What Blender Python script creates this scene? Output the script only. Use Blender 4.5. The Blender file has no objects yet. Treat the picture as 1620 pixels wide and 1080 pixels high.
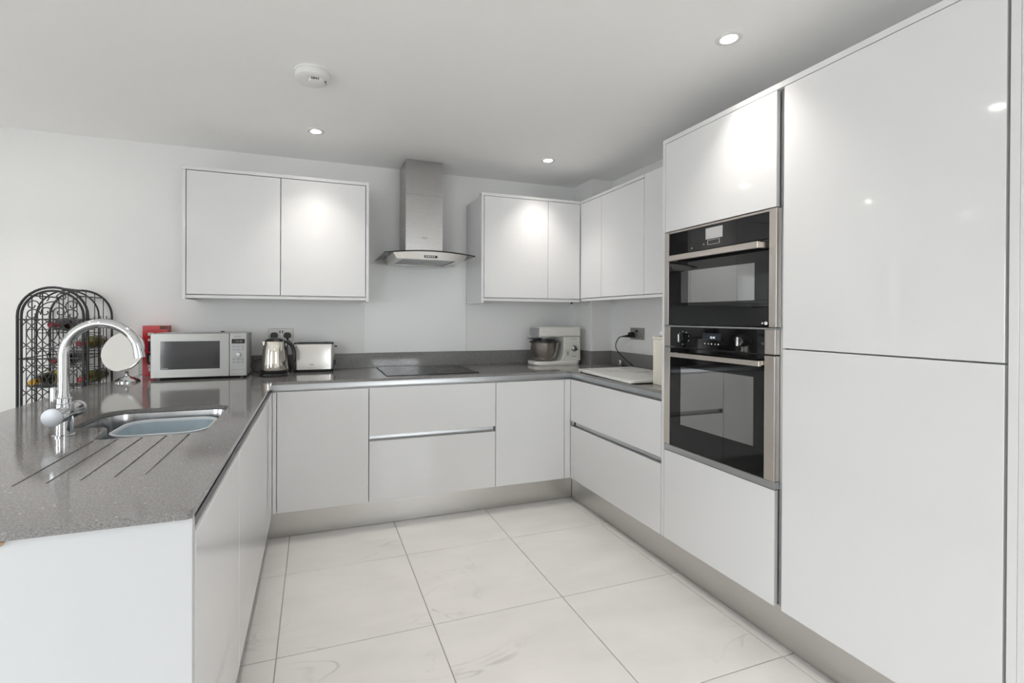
import bpy, bmesh, math, random
from mathutils import Vector, Matrix
R = math.radians
random.seed(7)
S = bpy.context.scene
C = S.collection

# ------------------------------------------------------------------ camera
YAW, PITCH, ROLL = -0.3336, -0.0037, 0.0041
HCAM, FPX, CX, CY = 1.2438, 743.0, 755.1, 503.8
cam_d = bpy.data.cameras.new('camera')
cam = bpy.data.objects.new('camera', cam_d)
C.objects.link(cam)
r_ = Vector((math.cos(YAW), math.sin(YAW), 0)); f_ = Vector((-math.sin(YAW), math.cos(YAW), 0)); u_ = Vector((0, 0, 1))
f2 = f_ * math.cos(PITCH) + u_ * math.sin(PITCH)
u2 = u_ * math.cos(PITCH) - f_ * math.sin(PITCH)
r3 = r_ * math.cos(ROLL) + u2 * math.sin(ROLL)
u3 = u2 * math.cos(ROLL) - r_ * math.sin(ROLL)
M = Matrix((r3, u3, -f2)).transposed().to_4x4()
M.translation = Vector((0, 0, HCAM))
cam.matrix_world = M
cam_d.sensor_width = 36.0
cam_d.sensor_fit = 'HORIZONTAL'
cam_d.lens = FPX / 1620 * 36
cam_d.shift_x = (810 - CX) / 1620
cam_d.shift_y = (CY - 540) / 1620
cam_d.clip_start = 0.05
S.camera = cam

# ------------------------------------------------------------------ light
SKY = 8.0          # overcast sky outside the windows
SPOT_W = 19.5      # each recessed downlight
world = bpy.data.worlds.new('overcast_sky'); S.world = world
world.use_nodes = True
bg = world.node_tree.nodes['Background']
bg.inputs[0].default_value = (0.93, 0.965, 1.0, 1)
bg.inputs[1].default_value = SKY

S.view_settings.view_transform = 'Standard'
S.view_settings.look = 'None'
S.view_settings.gamma = 1.0
S.view_settings.use_curve_mapping = False
S.view_settings.exposure = 0.31
S.cycles.max_bounces = 10
S.cycles.diffuse_bounces = 7
S.cycles.adaptive_threshold = 0.015
S.cycles.glossy_bounces = 6
S.cycles.transparent_max_bounces = 12
S.cycles.caustics_reflective = False
S.cycles.caustics_refractive = False
S.cycles.sample_clamp_indirect = 6.0

def portal(loc, rot, sx, sy):
    d = bpy.data.lights.new('window_portal', 'AREA'); d.shape = 'RECTANGLE'; d.size = sx; d.size_y = sy
    d.cycles.is_portal = True
    o = bpy.data.objects.new('window_portal', d); C.objects.link(o); o.location = loc; o.rotation_euler = rot

# ------------------------------------------------------------------ main dimensions
XR, YB, XL = 1.651, 2.814, -0.218        # door faces: right run, back run, peninsula
ZW, ZWB, ZD, ZP = 0.8763, 0.8603, 0.8206, 0.150
YW, XW, ZC = 3.45, 2.233, 2.323
XPIL, YPIL = 2.041, 3.1754
X0, Y0 = -4.3, -2.7                      # far side walls of the open-plan room

# ------------------------------------------------------------------ helpers
def new_bm(): return bmesh.new()

def add_box(bm, x0, x1, y0, y1, z0, z1, bev=0.0, seg=2):
    r = bmesh.ops.create_cube(bm, size=1.0)
    vs = r['verts']
    for v in vs:
        v.co = Vector((x0 + (v.co.x + .5) * (x1 - x0), y0 + (v.co.y + .5) * (y1 - y0), z0 + (v.co.z + .5) * (z1 - z0)))
    if bev > 0:
        es = list({e for v in vs for e in v.link_edges})
        bmesh.ops.bevel(bm, geom=es, offset=bev, segments=seg, affect='EDGES', profile=0.5)
    return bm

def bx(*a, **k): return add_box(new_bm(), *a, **k)

def add_prism(bm, poly, a0, a1, axis='z', cap=True):
    """polygon (list of 2-D points) swept between a0 and a1 on the named axis"""
    def P(u, v, w):
        return {'z': (u, v, w), 'x': (w, u, v), 'y': (u, w, v)}[axis]
    lo = [bm.verts.new(P(u, v, a0)) for u, v in poly]
    hi = [bm.verts.new(P(u, v, a1)) for u, v in poly]
    n = len(poly)
    for i in range(n):
        bm.faces.new((lo[i], lo[(i + 1) % n], hi[(i + 1) % n], hi[i]))
    if cap:
        bm.faces.new(lo[::-1]); bm.faces.new(hi)
    bmesh.ops.recalc_face_normals(bm, faces=bm.faces[:])
    return bm

def add_lathe(bm, prof, c=(0, 0, 0), seg=32, axis='z', cap0=True, cap1=True, sx=1, sy=1):
    rings = []
    for r, h in prof:
        ring = []
        for i in range(seg):
            a = 2 * math.pi * i / seg
            u, v = r * math.cos(a) * sx, r * math.sin(a) * sy
            p = {'z': (u, v, h), 'y': (u, h, v), 'x': (h, u, v)}[axis]
            ring.append(bm.verts.new((c[0] + p[0], c[1] + p[1], c[2] + p[2])))
        rings.append(ring)
    for a, b in zip(rings, rings[1:]):
        for i in range(seg):
            bm.faces.new((a[i], a[(i + 1) % seg], b[(i + 1) % seg], b[i]))
    if cap0: bm.faces.new(rings[0][::-1])
    if cap1: bm.faces.new(rings[-1])
    bmesh.ops.recalc_face_normals(bm, faces=bm.faces[:])
    return bm

def add_tube(bm, pts, r, n=8, closed=False, cap=True):
    pts = [Vector(p) for p in pts]
    rr = r if isinstance(r, (list, tuple)) else [r] * len(pts)
    m = len(pts)
    tang = []
    for i in range(m):
        a = pts[(i - 1) % m] if (closed or i > 0) else pts[0]
        b = pts[(i + 1) % m] if (closed or i < m - 1) else pts[-1]
        tang.append((b - a).normalized())
    t = tang[0]
    ref = Vector((0, 0, 1)) if abs(t.z) < .9 else Vector((1, 0, 0))
    nn = (ref - t * ref.dot(t)).normalized()
    rings = []
    for i in range(m):
        t = tang[i]
        nn = (nn - t * nn.dot(t)).normalized()
        b = t.cross(nn)
        rings.append([bm.verts.new(pts[i] + (nn * math.cos(2 * math.pi * k / n) + b * math.sin(2 * math.pi * k / n)) * rr[i]) for k in range(n)])
    pairs = list(zip(rings, rings[1:]))
    if closed: pairs.append((rings[-1], rings[0]))
    for a, b in pairs:
        for k in range(n):
            bm.faces.new((a[k], a[(k + 1) % n], b[(k + 1) % n], b[k]))
    if cap and not closed:
        bm.faces.new(rings[0][::-1]); bm.faces.new(rings[-1])
    bmesh.ops.recalc_face_normals(bm, faces=bm.faces[:])
    return bm

def tube(pts, r, n=8, **k): return add_tube(new_bm(), pts, r, n, **k)

def catmull(pts, k=6, closed=False):
    P = [Vector(p) for p in pts]; out = []; n = len(P)
    rng = range(n) if closed else range(n - 1)
    for i in rng:
        if closed: p0, p1, p2, p3 = P[(i - 1) % n], P[i], P[(i + 1) % n], P[(i + 2) % n]
        else: p0, p1, p2, p3 = P[max(i - 1, 0)], P[i], P[i + 1], P[min(i + 2, n - 1)]
        for j in range(k):
            t = j / k
            out.append(.5 * ((2 * p1) + (p2 - p0) * t + (2 * p0 - 5 * p1 + 4 * p2 - p3) * t * t + (3 * p1 - p0 - 3 * p2 + p3) * t ** 3))
    if not closed: out.append(P[-1])
    return out

def round_poly(pts, rad, seg=6):
    out = []; n = len(pts)
    for i in range(n):
        p = Vector(pts[i]); a = Vector(pts[i - 1]); b = Vector(pts[(i + 1) % n])
        r = rad[i] if isinstance(rad, (list, tuple)) else rad
        if r <= 0: out.append((p.x, p.y)); continue
        da = (a - p).normalized(); db = (b - p).normalized()
        ang = da.angle(db); d = r / math.tan(ang / 2)
        cdir = (da + db).normalized(); c = p + cdir * (r / math.sin(ang / 2))
        s = p + da * d; e = p + db * d
        a0 = math.atan2(s.y - c.y, s.x - c.x); a1 = math.atan2(e.y - c.y, e.x - c.x)
        da_ = (a1 - a0 + math.pi) % (2 * math.pi) - math.pi
        for j in range(seg + 1):
            t = a0 + da_ * j / seg
            out.append((c.x + r * math.cos(t), c.y + r * math.sin(t)))
    return out

def add_loft(bm, rings, cap0=False, cap1=True):
    """rings: list of (list of 2-D points, z)"""
    vr = [[bm.verts.new((x, y, z)) for x, y in ring] for ring, z in rings]
    for a, b in zip(vr, vr[1:]):
        n = len(a)
        for i in range(n): bm.faces.new((a[i], a[(i + 1) % n], b[(i + 1) % n], b[i]))
    if cap0: bm.faces.new(vr[0][::-1])
    if cap1: bm.faces.new(vr[-1])
    bmesh.ops.recalc_face_normals(bm, faces=bm.faces[:])
    return bm

ROOT = {}
def obj(name, bm, m, parent=None, smooth=None, label=None):
    me = bpy.data.meshes.new(name)
    bm.to_mesh(me); bm.free()
    me.materials.append(MAT[m])
    o = bpy.data.objects.new(name, me); C.objects.link(o)
    if parent is not None:
        off = ROOT.get(parent.name, Vector((0, 0, 0)))
        me.transform(Matrix.Translation(-off))
        o.parent = parent; ROOT[o.name] = off
    if smooth:
        for p in me.polygons: p.use_smooth = True
        me.set_sharp_from_angle(angle=R(smooth if smooth is not True else 40))
    if label: o['label'] = label
    return o

def thing(name, label, cat, loc=(0, 0, 0), group=None):
    o = bpy.data.objects.new(name, None); C.objects.link(o)
    o.empty_display_size = .05
    o.location = loc; ROOT[o.name] = Vector(loc)
    o['label'] = label; o['category'] = cat
    if group: o['group'] = group
    return o

def tag(o, label, cat, group=None):
    o['label'] = label; o['category'] = cat
    if group: o['group'] = group
    return o

def struct(name, bm, m, label=None, smooth=None):
    o = obj(name, bm, m, None, smooth); o['kind'] = 'structure'
    if label: o['label'] = label
    return o

def text_bm(body, size, origin, face='-y', depth=0.0006, align='LEFT', sx=1.0):
    cu = bpy.data.curves.new('lettering', 'FONT'); cu.body = body; cu.size = size; cu.extrude = depth; cu.align_x = align
    cu.resolution_u = 2
    o = bpy.data.objects.new('lettering', cu); C.objects.link(o)
    bpy.context.view_layer.update()
    me = bpy.data.meshes.new_from_object(o.evaluated_get(bpy.context.evaluated_depsgraph_get()))
    bpy.data.objects.remove(o); bpy.data.curves.remove(cu)
    if face == '-y': ax = Matrix(((1, 0, 0), (0, 0, -1), (0, 1, 0)))      # columns x->X, y->Z, z->-Y
    else: ax = Matrix(((0, 0, -1), (-1, 0, 0), (0, 1, 0)))                 # x->-Y, y->Z, z->-X
    mt = ax.to_4x4(); mt.translation = Vector(origin)
    me.transform(mt @ Matrix.Diagonal((sx, 1, 1, 1)))
    bm = new_bm(); bm.from_mesh(me); bpy.data.meshes.remove(me)
    return bm

# ------------------------------------------------------------------ materials
MAT = {}
def nodes(name):
    m = bpy.data.materials.new(name); m.use_nodes = True
    nt = m.node_tree; b = nt.nodes['Principled BSDF']
    MAT[name] = m
    return m, nt, b

def pbr(name, col, rough=.5, metal=0.0, coat=0.0, spec=.5, noise=0.0, nscale=20, stretch=None, bump=0.0, emit=None, es=0, rvar=0.0):
    m, nt, b = nodes(name)
    b.inputs['Base Color'].default_value = (*col, 1)
    b.inputs['Roughness'].default_value = rough
    b.inputs['Metallic'].default_value = metal
    b.inputs['Coat Weight'].default_value = coat
    b.inputs['Coat Roughness'].default_value = .03
    b.inputs['Specular IOR Level'].default_value = spec
    if emit:
        b.inputs['Emission Color'].default_value = (*emit, 1); b.inputs['Emission Strength'].default_value = es
    if noise or bump or rvar:
        tc = nt.nodes.new('ShaderNodeTexCoord'); mp = nt.nodes.new('ShaderNodeMapping')
        nz = nt.nodes.new('ShaderNodeTexNoise'); nz.inputs['Scale'].default_value = nscale; nz.inputs['Detail'].default_value = 4
        if stretch: mp.inputs['Scale'].default_value = stretch
        nt.links.new(tc.outputs['Object'], mp.inputs['Vector']); nt.links.new(mp.outputs['Vector'], nz.inputs['Vector'])
        if noise:
            rmp = nt.nodes.new('ShaderNodeMixRGB'); rmp.blend_type = 'MIX'
            rmp.inputs['Color1'].default_value = (*[c * (1 - noise) for c in col], 1)
            rmp.inputs['Color2'].default_value = (*[min(1, c * (1 + noise)) for c in col], 1)
            nt.links.new(nz.outputs['Fac'], rmp.inputs['Fac']); nt.links.new(rmp.outputs['Color'], b.inputs['Base Color'])
        if rvar:
            mr = nt.nodes.new('ShaderNodeMapRange'); mr.inputs['To Min'].default_value = rough - rvar; mr.inputs['To Max'].default_value = rough + rvar
            nt.links.new(nz.outputs['Fac'], mr.inputs['Value']); nt.links.new(mr.outputs['Result'], b.inputs['Roughness'])
        if bump:
            bp = nt.nodes.new('ShaderNodeBump'); bp.inputs['Strength'].default_value = bump; bp.inputs['Distance'].default_value = .001
            nt.links.new(nz.outputs['Fac'], bp.inputs['Height']); nt.links.new(bp.outputs['Normal'], b.inputs['Normal'])
    return m

pbr('wall_paint', (.84, .84, .835), .65, noise=.012, nscale=3, bump=.05)
pbr('ceiling_paint', (.94, .94, .935), .75, noise=.01, nscale=3)
pbr('gloss_white', (.755, .757, .76), .06, spec=.5, coat=.0, rvar=.015, nscale=2)
pbr('satin_white', (.58, .595, .61), .28)
pbr('white_plastic', (.80, .80, .79), .35)
pbr('cream', (.84, .80, .70), .4, noise=.03, nscale=8)
pbr('mixer_white', (.78, .77, .72), .28)
pbr('aluminium', (.50, .51, .52), .32, metal=1.0, noise=.04, nscale=30, stretch=(1, 1, 20))
pbr('plinth_metal', (.60, .59, .57), .28, metal=1.0, noise=.012, nscale=40, stretch=(.2, .2, 30), rvar=.012)
pbr('brushed_steel', (.60, .585, .56), .24, metal=1.0, noise=.06, nscale=80, stretch=(.3, .3, 30), rvar=.05)
pbr('hood_steel', (.46, .45, .44), .27, metal=1.0, noise=.025, nscale=60, stretch=(.2, .2, 30), rvar=.03)
pbr('oven_steel', (.66, .61, .565), .33, metal=1.0, noise=.03, nscale=60, stretch=(.3, .3, 30))
pbr('sink_steel', (.55, .55, .56), .22, metal=1.0, rvar=.05, nscale=60)
pbr('chrome', (.66, .67, .69), .06, metal=1.0)
pbr('satin_chrome', (.42, .43, .45), .42, metal=.85)
pbr('kettle_steel', (.74, .70, .63), .09, metal=1.0)
pbr('mirror', (.88, .88, .86), .02, metal=1.0)
pbr('bowl_steel', (.55, .51, .47), .2, metal=1.0, rvar=.05, nscale=40)
pbr('black_glass', (.006, .006, .007), .03, spec=.55)
pbr('black_plastic', (.012, .012, .013), .35)
pbr('black_iron', (.012, .012, .014), .38, noise=.3, nscale=30)
pbr('cable', (.01, .01, .01), .45)
pbr('dark_gap', (.05, .05, .05), .8)
pbr('tub_rim', (.60, .64, .67), .35)
pbr('tub_plastic', (.36, .44, .49), .4)
pbr('mw_silver', (.34, .335, .32), .36, metal=.8, noise=.04, nscale=60, stretch=(.3, .3, 30))
pbr('mw_side', (.40, .40, .40), .45, metal=.3)
pbr('mw_panel', (.42, .42, .42), .4, metal=.4)
pbr('mw_window', (.03, .03, .033), .07, spec=.7)
pbr('print_grey', (.22, .22, .23), .6)
pbr('print_red', (.25, .03, .02), .5)
pbr('print_white', (.8, .8, .8), .5)
pbr('display_grey', (.50, .50, .50), .15)
pbr('display_dark', (.03, .035, .045), .1)
pbr('red_card', (.55, .012, .018), .35, noise=.1, nscale=12)
pbr('purple_print', (.035, .015, .07), .4)
pbr('brown_print', (.10, .035, .02), .5)
pbr('socket_steel', (.42, .41, .40), .32, metal=.9)
pbr('green_glass', (.02, .025, .006), .08, spec=.6)
pbr('olive_glass', (.10, .10, .02), .1, spec=.6)
pbr('dark_bottle', (.008, .008, .008), .08, spec=.6)
pbr('red_foil', (.32, .02, .03), .35, metal=.3)
pbr('yellow_foil', (.80, .42, .01), .35)
pbr('yellow_label', (.65, .50, .03), .5)
pbr('label_paper', (.6, .57, .5), .6)
pbr('oak', (.36, .20, .09), .5, noise=.2, nscale=30, stretch=(1, 8, 8))
pbr('paving', (.40, .39, .37), .8, noise=.1, nscale=2)
pbr('window_frame', (.75, .75, .75), .35)
pbr('lamp_lens', (1, 1, 1), .3, emit=(1.0, .95, .88), es=60)
pbr('led', (.8, .8, .8), .3, emit=(.75, .85, 1), es=1.0)

def quartz():
    m, nt, b = nodes('quartz')
    L = nt.links.new
    tc = nt.nodes.new('ShaderNodeTexCoord')
    n1 = nt.nodes.new('ShaderNodeTexNoise'); n1.inputs['Scale'].default_value = 260; n1.inputs['Detail'].default_value = 3
    n2 = nt.nodes.new('ShaderNodeTexVoronoi'); n2.inputs['Scale'].default_value = 130
    n3 = nt.nodes.new('ShaderNodeTexVoronoi'); n3.inputs['Scale'].default_value = 75
    for n in (n1, n2, n3): L(tc.outputs['Object'], n.inputs['Vector'])
    cr = nt.nodes.new('ShaderNodeValToRGB')
    cr.color_ramp.elements[0].position = .30; cr.color_ramp.elements[0].color = (.135, .132, .128, 1)
    cr.color_ramp.elements[1].position = .72; cr.color_ramp.elements[1].color = (.29, .28, .272, 1)
    L(n1.outputs['Fac'], cr.inputs['Fac'])
    # pale mirror flecks: tiny voronoi cores, only in some cells
    lt = nt.nodes.new('ShaderNodeMath'); lt.operation = 'LESS_THAN'; lt.inputs[1].default_value = .13
    L(n3.outputs['Distance'], lt.inputs[0])
    sp = nt.nodes.new('ShaderNodeSeparateColor'); L(n3.outputs['Color'], sp.inputs['Color'])
    g2 = nt.nodes.new('ShaderNodeMath'); g2.operation = 'GREATER_THAN'; g2.inputs[1].default_value = .86
    L(sp.outputs[0], g2.inputs[0])
    mu = nt.nodes.new('ShaderNodeMath'); mu.operation = 'MULTIPLY'; L(lt.outputs[0], mu.inputs[0]); L(g2.outputs[0], mu.inputs[1])
    mx = nt.nodes.new('ShaderNodeMixRGB'); L(mu.outputs[0], mx.inputs['Fac']); L(cr.outputs['Color'], mx.inputs['Color1'])
    mx.inputs['Color2'].default_value = (.62, .60, .57, 1)
    L(mx.outputs['Color'], b.inputs['Base Color'])
    b.inputs['Roughness'].default_value = .09
    b.inputs['Specular IOR Level'].default_value = .62
quartz()

def marble(name, base, vein, scale, rough, wid):
    m, nt, b = nodes(name)
    L = nt.links.new
    tc = nt.nodes.new('ShaderNodeTexCoord'); oi = nt.nodes.new('ShaderNodeObjectInfo')
    va = nt.nodes.new('ShaderNodeVectorMath'); va.operation = 'ADD'
    cm = nt.nodes.new('ShaderNodeCombineXYZ'); ml = nt.nodes.new('ShaderNodeMath'); ml.operation = 'MULTIPLY'; ml.inputs[1].default_value = 37
    L(oi.outputs['Random'], ml.inputs[0]); L(ml.outputs[0], cm.inputs[0]); L(ml.outputs[0], cm.inputs[1])
    L(tc.outputs['Object'], va.inputs[0]); L(cm.outputs[0], va.inputs[1])
    mp = nt.nodes.new('ShaderNodeMapping'); mp.inputs['Rotation'].default_value = (0, 0, .55); mp.inputs['Scale'].default_value = (1.0, 2.2, 1)
    L(va.outputs[0], mp.inputs['Vector'])
    nz = nt.nodes.new('ShaderNodeTexNoise'); nz.inputs['Scale'].default_value = scale; nz.inputs['Detail'].default_value = 6; nz.inputs['Distortion'].default_value = .8
    L(mp.outputs['Vector'], nz.inputs['Vector'])
    # vein: narrow band around .5
    sb = nt.nodes.new('ShaderNodeMath'); sb.operation = 'SUBTRACT'; sb.inputs[1].default_value = .5; L(nz.outputs['Fac'], sb.inputs[0])
    ab = nt.nodes.new('ShaderNodeMath'); ab.operation = 'ABSOLUTE'; L(sb.outputs[0], ab.inputs[0])
    mr = nt.nodes.new('ShaderNodeMapRange'); mr.inputs['From Min'].default_value = 0; mr.inputs['From Max'].default_value = wid
    mr.inputs['To Min'].default_value = 1; mr.inputs['To Max'].default_value = 0
    L(ab.outputs[0], mr.inputs['Value'])
    n2 = nt.nodes.new('ShaderNodeTexNoise'); n2.inputs['Scale'].default_value = 1.7; n2.inputs['Detail'].default_value = 2
    L(va.outputs[0], n2.inputs['Vector'])
    m2 = nt.nodes.new('ShaderNodeMapRange'); m2.inputs['From Min'].default_value = .52; m2.inputs['From Max'].default_value = .72
    L(n2.outputs['Fac'], m2.inputs['Value'])
    mu = nt.nodes.new('ShaderNodeMath'); mu.operation = 'MULTIPLY'; L(mr.outputs[0], mu.inputs[0]); L(m2.outputs[0], mu.inputs[1])
    cloud = nt.nodes.new('ShaderNodeTexNoise'); cloud.inputs['Scale'].default_value = 3.5; cloud.inputs['Detail'].default_value = 5
    L(mp.outputs['Vector'], cloud.inputs['Vector'])
    cr = nt.nodes.new('ShaderNodeValToRGB')
    cr.color_ramp.elements[0].position = .3; cr.color_ramp.elements[0].color = (*[c * .93 for c in base], 1)
    cr.color_ramp.elements[1].position = .65; cr.color_ramp.elements[1].color = (*base, 1)
    L(cloud.outputs['Fac'], cr.inputs['Fac'])
    mx = nt.nodes.new('ShaderNodeMixRGB'); mx.inputs['Color2'].default_value = (*vein, 1)
    L(mu.outputs[0], mx.inputs['Fac']); L(cr.outputs['Color'], mx.inputs['Color1'])
    L(mx.outputs['Color'], b.inputs['Base Color'])
    b.inputs['Roughness'].default_value = rough
marble('floor_tile', (.82, .80, .775), (.56, .54, .52), 1.6, .17, .010)
marble('marble_board', (.74, .74, .71), (.33, .34, .34), 5.0, .25, .05)
pbr('grout', (.42, .40, .38), .8)

def glassy(name, tint, fac, rough=.02):
    """clear sheet: lets light straight through, with a surface reflection"""
    m, nt, b = nodes(name)
    L = nt.links.new
    nt.nodes.remove(b)
    tr = nt.nodes.new('ShaderNodeBsdfTransparent'); tr.inputs[0].default_value = (*tint, 1)
    gl = nt.nodes.new('ShaderNodeBsdfGlossy'); gl.inputs['Roughness'].default_value = rough
    mx = nt.nodes.new('ShaderNodeMixShader')
    fr = nt.nodes.new('ShaderNodeFresnel'); fr.inputs['IOR'].default_value = 1.5
    ad = nt.nodes.new('ShaderNodeMath'); ad.operation = 'ADD'; ad.inputs[1].default_value = fac; ad.use_clamp = True
    L(fr.outputs[0], ad.inputs[0]); L(ad.outputs[0], mx.inputs[0])
    L(tr.outputs[0], mx.inputs[1]); L(gl.outputs[0], mx.inputs[2])
    L(mx.outputs[0], nt.nodes['Material Output'].inputs['Surface'])
glassy('clear_glass', (.80, .84, .83), 0.0)
glassy('window_glass', (.97, .98, .98), 0.0)
glassy('oven_window', (.42, .42, .42), .36)
glassy('smoky_plastic', (.5, .5, .52), .05, .15)
pbr('oven_cavity', (.30, .30, .30), .45)
pbr('splash_glass', (.86, .87, .87), .35)

# ================================================================== SETTING
T = .2
def wall_with_holes(axis, a0, a1, pos0, pos1, holes):
    """wall slab along axis from a0 to a1, z 0..ZC, with rectangular holes (b0,b1,z0,z1)"""
    bm = new_bm()
    cuts = sorted({a0, a1, *[h[0] for h in holes], *[h[1] for h in holes]})
    for u, v in zip(cuts, cuts[1:]):
        hs = [h for h in holes if h[0] <= u + 1e-6 and h[1] >= v - 1e-6]
        spans = [(0, ZC)]
        if hs:
            h = hs[0]; spans = [s for s in ((0, h[2]), (h[3], ZC)) if s[1] - s[0] > 1e-4]
        for z0, z1 in spans:
            if axis == 'x': add_box(bm, u, v, pos0, pos1, z0, z1)
            else: add_box(bm, pos0, pos1, u, v, z0, z1)
    bmesh.ops.remove_doubles(bm, verts=bm.verts[:], dist=1e-5)
    return bm

WIN_B = (-3.55, -2.55, 1.00, 2.08)      # window in the back wall, left of the frame
WIN_F = (-4.1, -2.3, 0.0, 2.10)          # patio doors behind the camera
WIN_FILL = (1.05, 2.10, 0.85, 2.10)        # unseen window added behind the camera, right, for frontal light
WIN_L = (-2.3, 0.5, 0.0, 2.10)         # window in the left wall
struct('wall_back', wall_with_holes('x', X0, XW, YW, YW + T, [WIN_B]), 'wall_paint', 'white painted back wall behind the hob and wall units')
struct('wall_right', bx(XW, XW + T, Y0, YW + T, 0, ZC), 'wall_paint', 'white painted right wall behind the tall units')
struct('wall_left', wall_with_holes('y', Y0, YW + T, X0 - T, X0, [WIN_L]), 'wall_paint', 'white painted left wall')
struct('wall_front', wall_with_holes('x', X0, XW, Y0 - T, Y0, [WIN_F] + [WIN_FILL]), 'wall_paint', 'white painted wall behind the camera')
struct('wall_corner', bx(XPIL, XW, YPIL, YW, 0, ZC, bev=.002), 'wall_paint', 'white boxed-in pillar in the back right corner')
struct('ceiling', bx(X0 - T, XW + T, Y0 - T, YW + T, ZC, ZC + .1), 'ceiling_paint', 'plain white plaster ceiling')
struct('ground', bx(-16, 14, -16, 16, -.30, -.22), 'paving', 'pale paving outside')

floor = struct('floor', bx(X0 - T, XW + T, Y0 - T, YW + T, -.12, -.004), 'grout', 'pale polished marble-effect tiled floor')
GX, GY, TS = -.129, 1.845, .587
cache = {}
xs = [GX + i * TS for i in range(-8, 6)]; ys = [GY + i * TS for i in range(-10, 5)]
gp = .0018
for x in xs:
    for y in ys:
        a, b_, c, d = max(x + gp, X0), min(x + TS - gp, XW), max(y + gp, Y0), min(y + TS - gp, YW)
        if b_ - a < .02 or d - c < .02: continue
        key = (round(b_ - a, 3), round(d - c, 3))
        if key not in cache:
            bm = bx(-key[0] / 2, key[0] / 2, -key[1] / 2, key[1] / 2, -.008, 0, bev=.0008, seg=1)
            me = bpy.data.meshes.new('tile'); bm.to_mesh(me); bm.free(); me.materials.append(MAT['floor_tile']); cache[key] = me
        o = bpy.data.objects.new('tile', cache[key]); C.objects.link(o)
        o.location = ((a + b_) / 2, (c + d) / 2, 0); o.parent = floor

def window(n, axis, a0, a1, z0, z1, pos, nd, label):
    """frame bars and panes filling a wall hole; axis = direction the window runs"""
    def B(bm, u0, u1, w0, w1, d0, d1):
        if axis == 'x': add_box(bm, u0, u1, pos + d0, pos + d1, w0, w1)
        else: add_box(bm, pos + d0, pos + d1, u0, u1, w0, w1)
    bm = new_bm(); t = .055
    B(bm, a0, a1, z0, z0 + t, -.03, .03); B(bm, a0, a1, z1 - t, z1, -.03, .03)
    for i in range(nd + 1):
        u = a0 + (a1 - a0) * i / nd
        lo = max(a0, u - t / 2 if 0 < i < nd else (u if i == 0 else u - t))
        B(bm, lo, lo + t, z0 + t, z1 - t, -.03, .03)
    w = struct('window_%d' % n, bm, 'window_frame', label)
    for i in range(nd):
        u0 = a0 + (a1 - a0) * i / nd + t; u1 = a0 + (a1 - a0) * (i + 1) / nd - t / 2
        bm = new_bm(); B(bm, u0, u1, z0 + t, z1 - t, -.003, .003)
        obj('pane', bm, 'window_glass', w)
window(1, 'x', *WIN_B, YW + .10, 2, 'white framed window in the back wall')
window(2, 'x', *WIN_F, Y0 - .10, 2, 'white framed patio doors behind the camera')
window(4, 'x', *WIN_FILL, Y0 - .10, 2, 'unseen white framed window added behind the camera for frontal light')
window(3, 'y', *WIN_L, X0 - .10, 4, 'white framed patio doors in the left wall')
portal(((WIN_B[0] + WIN_B[1]) / 2, YW + .01, (WIN_B[2] + WIN_B[3]) / 2), (R(-90), 0, 0), WIN_B[1] - WIN_B[0], WIN_B[3] - WIN_B[2])
portal(((WIN_F[0] + WIN_F[1]) / 2, Y0 - .01, (WIN_F[2] + WIN_F[3]) / 2), (R(90), 0, 0), WIN_F[1] - WIN_F[0], WIN_F[3] - WIN_F[2])
portal(((WIN_FILL[0] + WIN_FILL[1]) / 2, Y0 - .01, (WIN_FILL[2] + WIN_FILL[3]) / 2), (R(90), 0, 0), WIN_FILL[1] - WIN_FILL[0], WIN_FILL[3] - WIN_FILL[2])
portal((X0 - .01, (WIN_L[0] + WIN_L[1]) / 2, (WIN_L[2] + WIN_L[3]) / 2), (0, R(-90), 0), WIN_L[3] - WIN_L[2], WIN_L[1] - WIN_L[0])

# ================================================================== DOWNLIGHTS, SMOKE ALARM
def downlight(x, y, label, group=None):
    t = thing('downlight', label, 'ceiling light', (x, y, ZC - .001), group)
    bm = new_bm()
    add_lathe(bm, [(.0475, 0), (.0475, -.003), (.044, -.0055), (.030, -.0045), (.028, 0)], (x, y, ZC - .001), 36, cap0=False, cap1=False)
    obj('bezel', bm, 'white_plastic', t, 40)
    obj('lens', add_lathe(new_bm(), [(.0272, -.0005), (.0272, -.0025), (.02, -.0035)], (x, y, ZC - .001), 32), 'lamp_lens', t, 40)
    d = bpy.data.lights.new('downlight_beam', 'SPOT'); d.energy = SPOT_W; d.color = (1.0, .94, .88)
    d.spot_size = R(94); d.spot_blend = 1.0; d.shadow_soft_size = .028
    o = bpy.data.objects.new('downlight_beam', d); C.objects.link(o); o.location = (0, 0, -.012); o.parent = t
downlight(.005, 2.899, 'round white recessed downlight above the left wall unit')
downlight(1.513, 2.896, 'round white recessed downlight above the right wall units')
downlight(1.507, 1.399, 'round white recessed downlight in front of the tall oven unit')
for x, y in ((.03, 1.39), (-1.505, 2.899), (-2.98, 2.90), (-1.45, 1.39), (-2.98, 1.39), (.03, -.10), (1.507, -.10), (-1.45, -.10), (-2.98, -.10), (.03, -1.6), (1.507, -1.6), (-1.45, -1.6), (-2.98, -1.6)):  # rearmost row is added to raise the ambient light
    downlight(x, y, 'recessed ceiling downlight outside the picture, rearmost row added for ambient light', 'downlights out of frame')

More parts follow.
